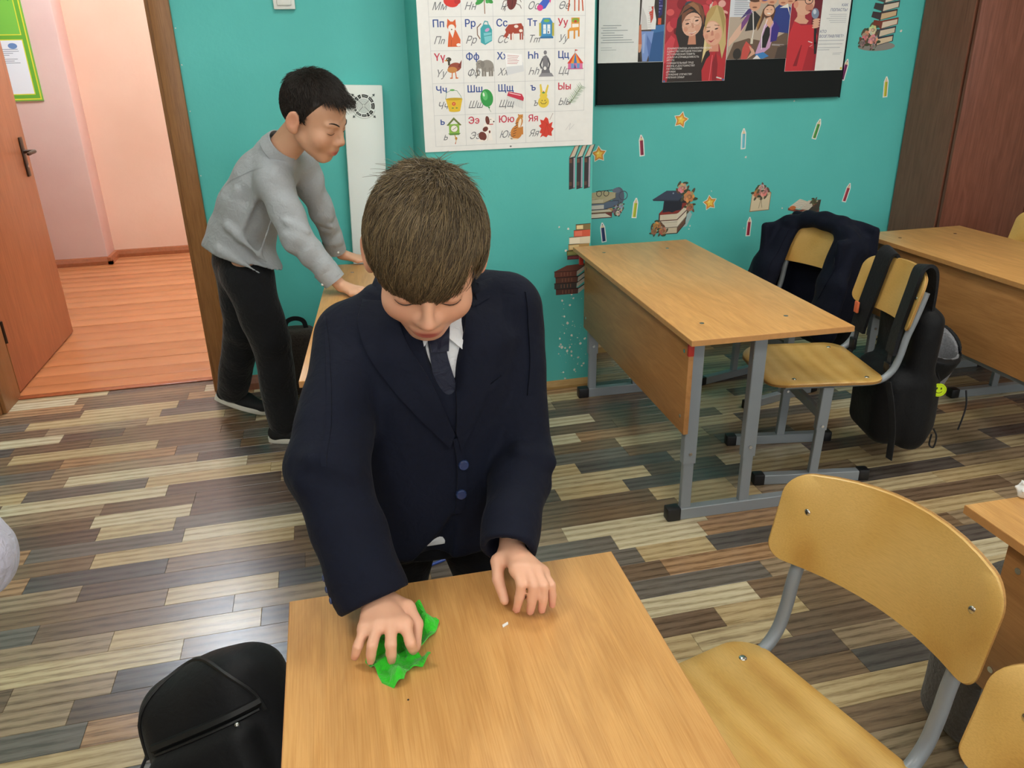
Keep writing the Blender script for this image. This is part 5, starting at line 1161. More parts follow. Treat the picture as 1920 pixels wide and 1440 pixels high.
def strands(H, n, whorl, root_ok, length, lift, dark, seed=0, w0=.0010, segs=5, c0=(0, -.006, .032), R=(.081, .098, .089), tipup=None, swirl=.25):
    r = np.random.default_rng(seed); c0 = np.array(c0); R = np.array(R); D = r.normal(size=(n*4, 3)); D /= np.linalg.norm(D, axis=1)[:, None]
    P = c0+D*R; D = D[root_ok(P[:, 0], P[:, 1], P[:, 2], r)][:n]; N = len(D); w = np.array(whorl, float); w /= np.linalg.norm(w)
    L = length(c0+D*R, r)*r.uniform(.75, 1.15, N); n_ = D.copy(); pts = []; jit = r.normal(size=(N, 3))*.22; q = r.uniform(-.0025, .004, N)
    tu = np.zeros(N) if tipup is None else tipup(c0+D*R, r)
    for i in range(segs+1):
        t = i/segs; h = q+lift*np.sin(math.pi*min(t*.62+.1, 1))+tu*t**1.5
        pts.append(c0+n_*R+n_*h[:, None])
        d = n_-w; d = d+np.cross(w, n_)*swirl+jit; d -= n_*np.sum(d*n_, 1)[:, None]; d /= np.linalg.norm(d, axis=1)[:, None]+1e-9
        n_ = n_+d*(L/segs/R.mean())[:, None]; n_ /= np.linalg.norm(n_, axis=1)[:, None]
    pts = np.stack(pts, 1); pts = H.o+H.s*(pts @ H.M.T)
    T = np.gradient(pts, axis=1); T /= np.linalg.norm(T, axis=2)[:, :, None]+1e-9
    A = np.cross(T, r.normal(size=(N, 1, 3))); A /= np.linalg.norm(A, axis=2)[:, :, None]+1e-9; B = np.cross(T, A)
    ws = (w0*r.uniform(.7, 1.3, N))[:, None]*np.linspace(1, .25, segs+1)[None, :]; V = []
    for k in range(3): a = 2*math.pi*k/3; V.append(pts+(A*math.cos(a)+B*math.sin(a))*ws[:, :, None])
    V = np.stack(V, 2).reshape(-1, 3); S1 = segs+1; base = np.arange(N)[:, None, None]*S1*3; i = np.arange(segs)[None, :, None]*3; k = np.arange(3)[None, None, :]; k2 = (k+1) % 3
    Q = np.stack([base+i+k, base+i+k2, base+i+3+k2, base+i+3+k], -1).reshape(-1, 4)
    return V, Q
def np_mesh(name, V, Q, mat, parent):
    me = bpy.data.meshes.new(name); me.vertices.add(len(V)); me.vertices.foreach_set('co', V.ravel()); me.loops.add(Q.size); me.loops.foreach_set('vertex_index', Q.ravel().astype(np.int32))
    me.polygons.add(len(Q)); me.polygons.foreach_set('loop_start', np.arange(0, Q.size, 4, dtype=np.int32)); me.polygons.foreach_set('use_smooth', np.ones(len(Q), bool)); me.update(calc_edges=True); me.materials.append(mat)
    o = bpy.data.objects.new(name, me); COL.objects.link(o); o.parent = parent; return o
def hair_cap(H, lo, hi, planes, h=.004, R=(.079, .096, .087)):
    S = SDF(lo, hi, h); S.ell(H.W((0, -.006, .032)), np.array(R)*H.s, H.M, .001)
    for n, p in planes:
        n = H.M @ np.array(n, float); n /= np.linalg.norm(n); S.cut(n, float(n @ H.W(p)), .006)
    return S.mesh()
def face_marks(H, body, brow, lash, parent):
    b = bvh_of(body)
    def on(l, u):
        o = H.W((l, .2, u)); hit = b.ray_cast(Vector(o), Vector(-H.f)); return hit[0] if hit[0] is not None else Vector(H.W((l, .085, u)))
    for q in (-1, 1):
        mb = MB(); mb.tube([on(q*(.014+.032*t), .0115+.0075*math.sin(t*2.2)) for t in (0, .2, .4, .6, .8, 1)], [.0016, .0024, .0026, .0024, .0018, .0008], 6); mb.build('eyebrow', brow, parent)
        mb = MB(); mb.tube([on(q*(.019+.026*t), -.0105-.0035*math.sin(t*math.pi)) for t in (0, .2, .4, .6, .8, 1)], [.0006, .0012, .0014, .0014, .0012, .0008], 6); mb.build('eyelash', lash, parent)
def shoe(name, heel, toe, parent, up=(0, 0, 1), w=.036, hgt=.055, upper=None):
    """low shoe: upper over a white sole, from heel to toe"""
    a, b = np.array(heel, float), np.array(toe, float); L = np.linalg.norm(b-a); x = (b-a)/L; z = np.array(up, float); z -= x*(z@x); z /= np.linalg.norm(z); y = np.cross(z, x)
    P = lambda u, v, h: a+x*u*L+y*v+z*h
    lo = np.minimum(a, b)-.09; hi = np.maximum(a, b)+.14; S = SDF(lo, hi, .004)
    S.cone(P(.16, 0, .034), P(.55, 0, .034), w*.9, w*.95, .01, flat=(z, 1.15)); S.cone(P(.5, 0, .03), P(.84, 0, .026), w, w*.92, .02, flat=(z, 1.6)); S.cone(P(.2, 0, .04), P(.24, 0, hgt+.03), w*.9, w*.85, .012)
    S.cut(-z, float(-z @ P(0, 0, .012)), .002); S.cut(z, float(z @ P(0, 0, hgt+.02)), .003)
    up_ = S.build(name, upper or M_SHOE, parent)
    out = []
    for k in range(28):
        t = 2*math.pi*k/28; u = .5+.51*math.cos(t); ww = (w+.004)*(.88+.14*math.sin(min(1, max(0, u))*math.pi-.3)); out.append((u, ww*math.copysign(abs(math.sin(t))**.7, math.sin(t))))
    mb = MB(); mb.loft([[Vector(P(u, v*q, h)) for u, v in out] for q, h in ((.95, .0), (1, .003), (1, .017), (.97, .02))]); mb.build('sole', M_SOLE, up_); return up_

SK = np.array(lin('DDA98C'))
# ================================================================= the boy in the navy suit
b1 = empty('person', (.14, 1.2, 0), 0, 'boy with light brown hair in a navy suit and tie, wiping the foreground desk', 'person')
bk = empty('person_frame_tmp'); bpy.data.objects.remove(bk)
def under(o, root):
    """parent o to root keeping world coordinates baked in its mesh"""
    o.parent = root; o.matrix_parent_inverse = root.matrix_basis.inverted() if False else Matrix.Translation(-root.location); return o
H1 = Head((.134, 1.108, 1.115), 1.02, 33, -8, 4)
S = SDF((-.12, .76, 0.02), (.42, 1.40, 1.29), .0034)
H1.add(S)
S.cone(H1.W((0, -.03, -.05)), (.147, 1.205, 1.0), .043, .05, .02); S.cone((.147, 1.2, .98), (.135, 1.2, .66), .075, .085, .03, flat=((0, 1, 0), 1.25)); S.cone((.05, 1.2, .97), (.25, 1.2, .98), .04, .04, .03)
ER, WR = (-.04, 1.02, .836), (.008, .915, .685); EL, WL = (.27, 1.10, .765), (.215, .957, .69)
for a, e, w in (((.02, 1.19, .96), ER, WR), ((.275, 1.2, .985), EL, WL)): S.cone(a, e, .032, .027, .02); S.cone(e, w, .027, .0195, .01)
hand(S, WR, [(-.010, .846, .684), (.007, .842, .690), (.024, .838, .692), (.042, .838, .688)], [(-.021, .825, .676), (-.003, .816, .681), (.0205, .810, .682), (.0455, .813, .677)], [(-.027, .831, .6535), (-.007, .820, .6525), (.0195, .814, .6525), (.049, .823, .6535)], [(.050, .878, .681), (.059, .853, .672), (.053, .827, .656)], 1.03)
hand(S, WL, [(.247, .897, .688), (.237, .893, .697), (.223, .892, .702), (.208, .896, .701)], [(.2535, .874, .682), (.2405, .867, .689), (.2255, .866, .693), (.2095, .873, .692)], [(.2545, .873, .6475), (.237, .866, .6475), (.220, .867, .6480), (.202, .875, .6485)], [(.190, .938, .690), (.184, .911, .678), (.189, .892, .654)], 1.03)
for x0, x1, x2, y2 in ((.065, .012, .0, 1.30), (.195, .262, .285, 1.27)): S.cone((x0, 1.21, .62), (x1, 1.2, .34), .055, .042, .02); S.cone((x1, 1.2, .34), (x2, y2, .05), .04, .03, .02)
def tint1(P):
    C = np.tile(SK, (len(P), 1)); H1.tint(P, C)
    for t in ((-.022, .829, .6535), (-.004, .820, .6525), (.019, .814, .6525), (.045, .822, .6535), (.2545, .873, .6475), (.237, .866, .6475), (.220, .867, .648), (.202, .875, .6485)):
        w = np.clip(.6*np.exp(-np.sum((P-np.array(t))**2, 1)/.012**2), 0, 1)[:, None]; C[:] = C*(1-w)+np.array(lin('D98E7C'))*w
    return C
body1 = under(S.build('body', M_SKIN, None, tint1), b1)
face_marks(H1, body1, M_HAIR1, plain('dark_lashes', '3A2A22', .6), None)
for o in [o for o in bpy.data.objects if o.parent is None and o.name.startswith(('eyebrow', 'eyelash'))]: under(o, b1)
# hair
def ok1(l, f, u, r):
    front = (f > .02) & (u < .074-.25*np.maximum(np.abs(l)-.03, 0)); side = (u < -.012+.25*(-f)) & (f > -.04); back = u < -.05
    temple = (f > -.005) & (u < .05-.9*(.06-f).clip(0, .07)) & (np.abs(l) > .04)
    return ~(front | side | back | temple)
def len1(P, r):
    L = np.full(len(P), .026); L[P[:, 1] > .02] = .05; L[(P[:, 1] > .045)] = .120; L[np.abs(P[:, 0]) > .062] = .028; L[P[:, 1] < -.05] = .024; return L
def tip1(P, r):
    a = np.zeros(len(P)); m = (P[:, 2] > .095) & (P[:, 1] < -.01); a[m] = r.uniform(.001, .009, m.sum()); m2 = m & (P[:, 1] < -.04) & (r.uniform(size=len(P)) < .03); a[m2] = .022; return a
V, Q = strands(H1, 26000, (.1, -.62, .9), ok1, len1, .005, 0, 3, .00062, 6, R=(.080, .096, .088), tipup=tip1)
V2, Q2 = hair_cap(H1, (.02, .97, .98), (.25, 1.25, 1.27), [((0, .82, -.57), (0, .078, .07)), ((0, .25, -.97), (0, -.06, -.052))])
under(np_mesh('hair', np.concatenate([V, V2]), np.concatenate([Q, Q2+len(V)]), M_HAIR1, None), b1)
# shirt and trousers
S = SDF((-.02, 1.0, .55), (.32, 1.34, 1.08), .006)
S.stack([(.628, .125, 1.19, .124, .102), (.70, .13, 1.18, .118, .088), (.88, .142, 1.172, .122, .09), (.97, .147, 1.185, .11, .085), (1.02, .148, 1.2, .06, .06), (1.05, .148, 1.2, .05, .055)], .01)
under(S.build('shirt', M_WSHIRT), b1)
S = SDF((-.09, 1.0, .02), (.40, 1.42, .70), .006)
S.stack([(.585, .13, 1.195, .125, .09), (.70, .13, 1.19, .120, .088)], .02)
for x0, x1, x2, y2, ph in ((.062, .012, .0, 1.30, 0), (.198, .262, .285, 1.27, 2)): S.cone((x0, 1.2, .61), (x1, 1.2, .34), .076, .062, .012, fold=(.0012, 2, ph)); S.cone((x1, 1.2, .34), (x2, y2, .075), .062, .054, .02, fold=(.0015, 2.5, ph))
S.cut((0, 0, -1), -.045, .003)
under(S.build('trousers', M_NAVYD), b1)
under(shoe('shoe', (.0, 1.335, .001), (-.01, 1.12, .001), None), b1); under(shoe('shoe', (.27, 1.305, .001), (.285, 1.09, .001), None), b1)
# jacket: torso, shoulders, sleeves as one surface
S = SDF((-.13, .80, .53), (.40, 1.36, 1.12), .0045)
S.stack([(.612, .122, 1.19, .148, .116), (.70, .128, 1.18, .141, .110), (.80, .136, 1.172, .135, .104), (.90, .143, 1.172, .139, .104), (.97, .146, 1.185, .143, .1), (1.01, .148, 1.2, .125, .085), (1.035, .148, 1.21, .085, .065)], .012)
S.cone((.15, 1.215, 1.02), (.024, 1.195, .985), .05, .045, .03); S.cone((.15, 1.215, 1.02), (.272, 1.2, 1.008), .05, .045, .03)
CR, CL = np.array((.008, .907, .681)), np.array((.2075, .950, .697))
S.cone((.014, 1.19, .966), ER, .056, .057, .020, fold=(.0012, 1.6, .5)); S.cone(ER, CR, .0575, .050, .012, fold=(.0014, 2.2, 1.2))
S.cone((.280, 1.2, .99), EL, .052, .049, .018, fold=(.0012, 1.6, 2.5)); S.cone(EL, CL, .0505, .044, .012, fold=(.0014, 2.2, 3.2))
for E_, A_ in ((ER, (-.012, 1.12, .91)), (EL, (.282, 1.16, .89))): 
    E_ = np.array(E_); S.cone(E_+[-.015, -.044, .04], E_+[.035, -.042, .01], .006, .006, .025); S.cone(E_+[-.03, -.042, .005], E_+[.02, -.052, -.025], .006, .006, .025)
# cuffs: open ends
for E_, C_, r_ in ((ER, CR, .050), (EL, CL, .044)):
    d = C_-np.array(E_); d /= np.linalg.norm(d); S.cut(d, float(d @ C_), .002, (C_-.085, C_+.085)); S.cone(C_-d*.012, C_+d*.06, r_-.012, r_-.009, .002, op='s')
# fronts cut away below the button, collar opening
S.cone((.096, 1.070, .575), (.146, 1.072, .690), .044, .006, .004, op='s')
S.cone((.148, 1.17, .985), (.150, 1.19, 1.10), .050, .075, .01, op='s'); S.cone((.153, 1.03, .845), (.150, 1.12, 1.03), .010, .036, .006, op='s')
S.wobble(.0018, 26, 3); S.wobble(.0006, 70, 5)
jk = under(S.build('jacket', M_NAVY), b1)
# collar fall around the back of the neck, lapels, tie, buttons, pocket
bj = bvh_of(jk); shb = bvh_of(bpy.data.objects['shirt']); mb = MB()
class Both:
    def __init__(s, *b): s.b = b
    def ray_cast(s, o, d):
        h = [b.ray_cast(o, d) for b in s.b]; h = [x for x in h if x[0] is not None]
        return min(h, key=lambda x: x[3]) if h else (None, None, None, None)
bjs = Both(bj, shb)
ring_ = []
for k in range(15):
    a = math.radians(-25+230*k/14); ring_.append((.15+.082*math.cos(a), 1.205+.068*math.sin(a), 1.03+.022*math.sin(a)))
mb.sweep(ring_, [(-.004, -.022), (.004, -.022), (.012, .016), (.006, .022), (-.006, .02)], up=(0, 0, 1)); under(mb.build('collar', M_NAVY, None, 60), b1)
Y = 1.07
mb = MB(); patch(mb, [(.085, Y, 1.035), (.094, Y, .99), (.124, Y, .93), (.155, Y, .842)], [(.040, Y, 1.035), (.028, Y, 1.005), (.052, Y, .945), (.146, Y, .820)], bjs, .007); under(mb.build('lapel', M_NAVY, None, 50), b1)
mb = MB(); patch(mb, [(.196, Y, 1.045), (.186, Y, 1.0), (.166, Y, .94), (.157, Y, .845)], [(.244, Y, 1.052), (.252, Y, 1.02), (.232, Y, .95), (.164, Y, .812)], bjs, .007); under(mb.build('lapel', M_NAVY, None, 50), b1)
mb = MB(); patch(mb, [(.235, Y, 1.048), (.233, Y, 1.030)], [(.198, Y, 1.036), (.203, Y, 1.022)], bj, .009, m=3, n=6); under(mb.build('collar_point', M_NAVY, None, 50), b1)
mb = MB()
patch(mb, [(.128, Y, .99), (.128, Y, .965), (.134, Y, .90), (.152, Y, .835)], [(.160, Y, .99), (.154, Y, .965), (.166, Y, .90), (.162, Y, .835)], shb, .007, m=4); patch(mb, [(.128, Y, 1.005), (.130, Y, .97)], [(.164, Y, 1.005), (.156, Y, .97)], shb, .013, m=4, n=8); under(mb.build('tie', M_TIE, None, 50), b1)
mb = MB(); patch(mb, [(.165, Y, 1.02), (.160, Y, .985)], [(.200, Y, 1.03), (.182, Y, .965)], shb, .010, m=4, n=8); patch(mb, [(.125, Y, 1.02), (.128, Y, .985)], [(.095, Y, 1.03), (.108, Y, .965)], shb, .010, m=4, n=8); under(mb.build('shirt_collar', M_WSHIRT, None, 50), b1)
for sm, dd in (([(-.029, 1.15, 1.013), (-.012, 1.15, .985), (.002, 1.15, .955), (.016, 1.15, .915), (.026, 1.15, .87)], (.35, 1, 0)), ([(.300, 1.15, 1.03), (.294, 1.15, .99), (.286, 1.15, .94), (.268, 1.15, .88)], (-.25, 1, 0))):
    mb = MB(); patch(mb, [(x-.0035, y, z) for x, y, z in sm], [(x+.0035, y, z) for x, y, z in sm], bj, .0035, d=dd, m=2); under(mb.build('sleeve_seam', M_NAVY, None, 50), b1)
M_BTN = plain('navy_button', '27365C', .3)
for x, z in ((.162, .787), (.156, .735)):
    hit = bj.ray_cast(Vector((x, .7, z)), Vector((0, 1, 0)))[0]; mb = MB(); hit = (hit or Vector((x, 1.06, z)))+Vector((.004, -.006, 0))
    mb.tube([hit+Vector((0, .004, 0)), hit+Vector((0, -.002, 0)), hit+Vector((0, -.004, 0))], [.0085, .0085, .007], 16); mb.tube([hit+Vector((0, -.0042, 0)), hit+Vector((0, -.0032, 0))], [.004, .004], 10); under(mb.build('button', M_BTN, None), b1)
mb = MB(); patch(mb, [(.198, Y, .906), (.236, Y, .920)], [(.200, Y, .897), (.238, Y, .911)], bj, .004, n=10, m=3); under(mb.build('welt_pocket', M_NAVY, None, 50), b1)
mb = MB(); patch(mb, [(.152, Y, .835), (.156, Y, .79), (.153, Y, .73), (.148, Y, .70)], [(.164, Y, .835), (.170, Y, .79), (.168, Y, .73), (.160, Y, .70)], bj, .005, n=20, m=4); under(mb.build('front_edge', M_NAVY, None, 50), b1)
E_ = np.array(ER); d = CR-E_; d /= np.linalg.norm(d)
for k in range(3):
    q = Vector(CR-d*(.012+.016*k)); sdir = Vector((-1, -.15, .05)).normalized(); hit = bj.ray_cast(q+sdir*.15, -sdir)[0]
    if hit: mb = MB(); mb.sphere(hit, .0055, 10, 6, (.5, 1, 1)); under(mb.build('cuff_button', M_BTN, None), b1)

# ================================================================= the boy in the grey shirt
b2 = empty('person', (-.3, 2.95, 0), 0, 'boy with short dark hair in a grey shirt, leaning on the back desk', 'person')
H2 = Head((-.005, 2.70, 1.212), 1.13, 24, 58, -4)
SK2 = np.array(lin('D6A688'))
S = SDF((-.62, 2.48, .03), (.22, 3.36, 1.40), .0044)
H2.add(S)
S.cone(H2.W((0, -.03, -.05)), (-.135, 2.80, 1.085), .05, .052, .02); S.cone((-.16, 2.84, 1.03), (-.32, 2.94, .74), .055, .06, .03)
SR, E2R, C2R, W2R = (-.155, 2.74, 1.005), (-.100, 2.665, .835), (.000, 2.64, .690), (.022, 2.635, .668)
SL, E2L, C2L, W2L = (-.07, 2.93, 1.04), (-.015, 2.99, .855), (.022, 3.06, .70), (.04, 3.07, .677)
for a, e, w in ((SR, E2R, W2R), (SL, E2L, W2L)): S.cone(a, e, .035, .030, .02); S.cone(e, w, .029, .021, .01)
hand(S, W2R, [(.052, 2.575, .655), (.066, 2.583, .658), (.079, 2.594, .659), (.088, 2.608, .658)], [(.068, 2.556, .655), (.087, 2.566, .657), (.102, 2.580, .657), (.110, 2.600, .656)], [(.083, 2.541, .6485), (.105, 2.550, .6485), (.124, 2.567, .6485), (.131, 2.594, .6485)], [(.055, 2.635, .660), (.080, 2.640, .655), (.100, 2.636, .650)], 1.05)
hand(S, W2L, [(.098, 3.035, .656), (.105, 3.048, .658), (.109, 3.062, .659), (.110, 3.077, .658)], [(.122, 3.026, .655), (.132, 3.041, .657), (.137, 3.058, .657), (.136, 3.076, .656)], [(.143, 3.016, .6485), (.156, 3.034, .6485), (.162, 3.055, .6485), (.158, 3.077, .6485)], [(.070, 3.092, .662), (.092, 3.103, .656), (.110, 3.106, .651)], 1.05)
FR, FL = (-.255, 2.885, .07), (-.465, 3.185, .115)
S.cone((-.30, 2.88, .70), (-.262, 2.87, .42), .065, .046, .02); S.cone((-.262, 2.87, .42), FR, .044, .034, .02); S.cone((-.32, 2.99, .70), (-.355, 3.03, .43), .065, .046, .02); S.cone((-.355, 3.03, .43), FL, .044, .034, .02)
def tint2(P): C = np.tile(SK2, (len(P), 1)); return H2.tint(P, C)
body2 = under(S.build('body', M_SKIN, None, tint2), b2)
face_marks(H2, body2, M_HAIR2, plain('dark_lashes', '3A2A22'), None)
for o in [o for o in bpy.data.objects if o.parent is None and o.name.startswith(('eyebrow', 'eyelash'))]: under(o, b2)
def ok2(l, f, u, r):
    front = (f > .02) & (u < .078); side = (u < .0+.2*(-f)) & (f > -.035); back = u < -.04; temple = (f > .016) & (u < .054-.95*(.058-f).clip(0, .06)) & (np.abs(l) > .04)
    return ~(front | side | back | temple)
def len2(P, r):
    L = np.full(len(P), .010); L[P[:, 2] > .06] = .02; L[P[:, 2] > .08] = .028; L[(P[:, 2] > .075) & (P[:, 1] > .03)] = .030; return L
def tip2(P, r):
    a = np.zeros(len(P)); m = (P[:, 2] > .075); a[m] = r.uniform(.0, .010, m.sum()); m = (P[:, 1] > .05) & (P[:, 2] > .06); a[m] = r.uniform(.008, .026, m.sum()); return a
V, Q = strands(H2, 13000, (-.1, -.6, .9), ok2, len2, .003, 0, 8, .0008, 4, R=(.0785, .095, .087), tipup=tip2, swirl=.1)
V2, Q2 = hair_cap(H2, (-.16, 2.55, 1.08), (.16, 2.86, 1.37), [((0, .85, -.53), (0, .060, .079)), ((0, .25, -.97), (0, -.06, -.040))], R=(.077, .094, .087))
under(np_mesh('hair', np.concatenate([V, V2]), np.concatenate([Q, Q2+len(V)]), M_HAIR2, None), b2)
S = SDF((-.55, 2.5, .60), (.12, 3.2, 1.20), .0055)
ax = [(-.335, 2.93, .745, .112, .125), (-.305, 2.92, .80, .112, .122), (-.255, 2.89, .90, .105, .12), (-.195, 2.855, 1.0, .098, .115), (-.15, 2.83, 1.07, .075, .09)]
for (x, y, z, a, b), (x2, y2, z2, a2, b2_) in zip(ax, ax[1:]): S.cone((x, y, z), (x2, y2, z2), a, a2, .03, flat=((.85, -.35, .35), 1.02))
S.cone((-.14, 2.80, 1.06), SR, .06, .055, .03); S.cone((-.14, 2.83, 1.07), SL, .06, .05, .03); S.cone((-.138, 2.81, 1.06), (-.122, 2.79, 1.092), .058, .050, .015)
S.cone(SR, E2R, .062, .052, .02, fold=(.0022, 2., .8)); S.cone(E2R, C2R, .053, .040, .015, fold=(.0025, 2.6, 2.)); S.cone(SL, E2L, .055, .044, .02, fold=(.0022, 2., 2.8)); S.cone(E2L, C2L, .045, .037, .015, fold=(.0025, 2.6, 4.))
for q in ((E2R, 1), (E2L, .8)):
    E_ = np.array(q[0])
    for dz in (-.04, 0, .045): S.cone(E_+np.array((-.03, -.03, dz+.015))*q[1], E_+np.array((.035, -.035, dz-.02))*q[1], .009, .006, .02)
S.cone((-.335, 2.925, .73), (-.300, 2.92, .66), .112, .118, .03, flat=((.9, -.3, 0), .98)); S.cone((-.30, 2.90, .74), (-.235, 2.86, .65), .09, .075, .03); S.cut((-.35, 0, -1), -.622, .004)
for a, b in (((-.20, 2.74, 1.0), (-.30, 2.80, .82)), ((-.16, 2.745, .93), (-.24, 2.775, .76)), ((-.33, 2.80, .86), (-.22, 2.77, .74)), ((-.37, 2.82, .78), (-.25, 2.78, .70)), ((-.11, 2.74, .97), (-.15, 2.76, .83)), ((-.28, 2.79, .98), (-.36, 2.84, .84))): S.cone(a, b, .012, .006, .022)
S.wobble(.0035, 20, 11); S.wobble(.0014, 55, 12)
for E_, C_, r_ in ((E2R, C2R, .037), (E2L, C2L, .035)):
    E_, C_ = np.array(E_), np.array(C_); d = (C_-E_)/np.linalg.norm(C_-E_); S.cut(d, float(d @ C_), .002, (C_-.07, C_+.07)); S.cone(C_-d*.04, C_+d*.06, r_-.008, r_-.006, .002, op='s')
sh2 = under(S.build('shirt', M_GSHIRT), b2)
bs = bvh_of(sh2)
for E_, C_, r_ in ((E2R, C2R, .040), (E2L, C2L, .038)):
    E_, C_ = Vector(E_), Vector(C_); d = (C_-E_).normalized(); mb = MB(); n = 20; q = Vector((0, 0, 1)).cross(d).normalized(); w = d.cross(q)
    def rg(t, r): return [C_+d*t+(q*math.cos(2*math.pi*k/n)+w*math.sin(2*math.pi*k/n))*r for k in range(n)]
    mb.loft([rg(-.048, r_+.0035), rg(-.02, r_+.0015), rg(.006, r_), rg(.006, r_-.004), rg(-.03, r_-.006)], caps=False); cf = mb.build('cuff', M_GSHIRT, None, 50); under(cf, b2)
    mb = MB(); mb.sphere(C_-d*.012+(-w*.8-q*.6).normalized()*(r_+.001), .005, 8, 6); under(mb.build('cuff_button', M_PLASTIC, None), b2)
# collar band and points
cn = Vector((-.118, 2.782, 1.114)); ca = (Vector(H2.W((0, -.03, -.03)))-cn).normalized(); cq = ca.cross(Vector((0, 1, 0))).normalized(); cw = ca.cross(cq)
fd_ = Vector(H2.f); fd_ = (fd_-ca*fd_.dot(ca)).normalized(); sd_ = ca.cross(fd_)
def carc(t, r, tip, flare):
    out = []
    for k in range(41):
        a = math.radians(9+342*k/40); e = math.exp(-(min(a, 2*math.pi-a)/.62)**2); out.append(cn+ca*(t-tip*e)+(fd_*math.cos(a)+sd_*math.sin(a))*(r+flare*e))
    return out
mb = MB(); mb.loft([carc(-.022, .068, .024, .010), carc(-.004, .064, .008, .003), carc(.014, .059, 0, 0), carc(.015, .055, 0, 0), carc(-.02, .056, .004, 0), carc(-.026, .064, .022, .006)], caps=True, closed=False); under(mb.build('collar', M_GSHIRT, None, 60), b2)
for sm in ([(-.198, 2.70, 1.045), (-.222, 2.70, 1.015), (-.232, 2.70, .975), (-.222, 2.70, .93), (-.20, 2.70, .90)], [(-.345, 2.70, .97), (-.30, 2.70, 1.01), (-.24, 2.70, 1.04), (-.19, 2.70, 1.06)]):
    mb = MB(); patch(mb, [(x-.003, y, z-.002) for x, y, z in sm], [(x+.003, y, z+.002) for x, y, z in sm], bs, .0022, m=2); under(mb.build('seam', M_GSHIRT, None, 50), b2)
# trousers
S = SDF((-.62, 2.70, .03), (-.08, 3.34, .86), .006)
S.cone((-.322, 2.94, .73), (-.31, 2.935, .68), .082, .09, .03, flat=((.9, -.3, 0), 1.0))
S.cone((-.30, 2.89, .665), (-.255, 2.87, .42), .088, .073, .03, fold=(.0018, 1.5, 1.)); S.cone((-.255, 2.87, .42), (-.245, 2.89, .075), .073, .060, .02, fold=(.002, 2.2, 2.)); S.cone((-.335, 2.99, .69), (-.365, 3.03, .43), .090, .070, .03, fold=(.0018, 1.5, 3.)); S.cone((-.365, 3.03, .43), (-.455, 3.165, .125), .070, .060, .02, fold=(.002, 2.2, 4.))
S.wobble(.003, 22, 21)
under(S.build('trousers', M_BLKT), b2)
under(shoe('shoe', (-.315, 2.89, .001), (-.095, 2.86, .001), None, w=.04), b2)
under(shoe('shoe', (-.535, 3.185, .085), (-.335, 3.15, .003), None, up=(.35, 0, 1), w=.04), b2)

# ================================================================= the person at the left edge, only a sleeve in view
b3 = empty('person', (-.66, .97, 0), 0, 'person at the left edge, only a pale lilac knitted sleeve showing', 'person')
M_KNIT = cloth('pale_lilac_knit', 'C3C2D4', .06, (14, .5, .015), (260, .5), .95, .3)
H3 = Head((-.68, .98, 1.20), 1.0, 8, -80)
S = SDF((-.95, .70, .02), (-.36, 1.25, 1.34), .007)
H3.add(S); S.cone((-.68, .98, 1.14), (-.68, .98, .98), .045, .05, .02); S.cone((-.68, .98, .95), (-.68, .98, .62), .085, .085, .03)
sh, el, wr = (-.585, .955, .985), (-.467, .90, .845), (-.60, .80, .78); sh2_, el2, wr2 = (-.79, 1.02, .99), (-.83, 1.0, .82), (-.77, .86, .75)
for a, e, w in ((sh, el, wr), (sh2_, el2, wr2)): S.cone(a, e, .032, .028, .02); S.cone(e, w, .027, .02, .01)
hand(S, wr, [(-.66, .755, .755), (-.663, .757, .772), (-.662, .760, .788), (-.658, .766, .803)], [(-.685, .745, .75), (-.69, .747, .768), (-.688, .75, .785), (-.683, .756, .80)], [(-.70, .752, .742), (-.706, .753, .76), (-.704, .756, .778), (-.698, .762, .794)], [(-.625, .78, .80), (-.65, .775, .815), (-.668, .772, .82)])
hand(S, wr2, [(-.745, .79, .72), (-.75, .79, .737), (-.748, .792, .753), (-.743, .796, .768)], [(-.73, .765, .715), (-.735, .765, .733), (-.733, .767, .75), (-.728, .772, .765)], [(-.715, .76, .708), (-.718, .76, .726), (-.716, .762, .742), (-.712, .768, .758)], [(-.76, .84, .772), (-.745, .81, .785), (-.735, .79, .79)])
for y in (.93, 1.04): S.cone((-.68, y, .60), (-.68, y, .06), .06, .034, .02)
body3 = under(S.build('body', M_SKIN, None, lambda P: H3.tint(P, np.tile(SK, (len(P), 1)))), b3)
V, Q = strands(H3, 2500, (0, -.6, .9), ok1, len1, .006, 0, 5, .0022, 4); V2, Q2 = hair_cap(H3, (-.85, .84, 1.06), (-.52, 1.12, 1.34), [((0, .82, -.57), (0, .078, .07)), ((0, .25, -.97), (0, -.06, -.055))], .006)
under(np_mesh('hair', np.concatenate([V, V2]), np.concatenate([Q, Q2+len(V)]), M_HAIR2, None), b3)
S = SDF((-.96, .70, .50), (-.36, 1.25, 1.12), .007)
S.stack([(.56, -.68, .98, .15, .13), (.8, -.68, .98, .14, .12), (.98, -.68, .98, .14, .10), (1.04, -.68, .98, .08, .07)], .01)
for a, e, w in ((sh, el, wr), (sh2_, el2, wr2)): S.cone(a, e, .062, .058, .03, fold=(.003, 2.5, 1)); S.cone(e, w, .058, .044, .02, fold=(.003, 3.5, 2))
S.wobble(.003, 40, 31); under(S.build('sweater', M_KNIT), b3)
S = SDF((-.86, .82, .04), (-.52, 1.16, .64), .008)
for y in (.92, 1.045): S.cone((-.68, y, .58), (-.68, y, .09), .075, .055, .03)
under(S.build('trousers', M_NAVYD), b3)
for y in (.92, 1.045): under(shoe('shoe', (-.63, y, .001), (-.84, y-.02, .001), None), b3)
# ------------------------------------------------------------------ things on and around the desks
DT = .64
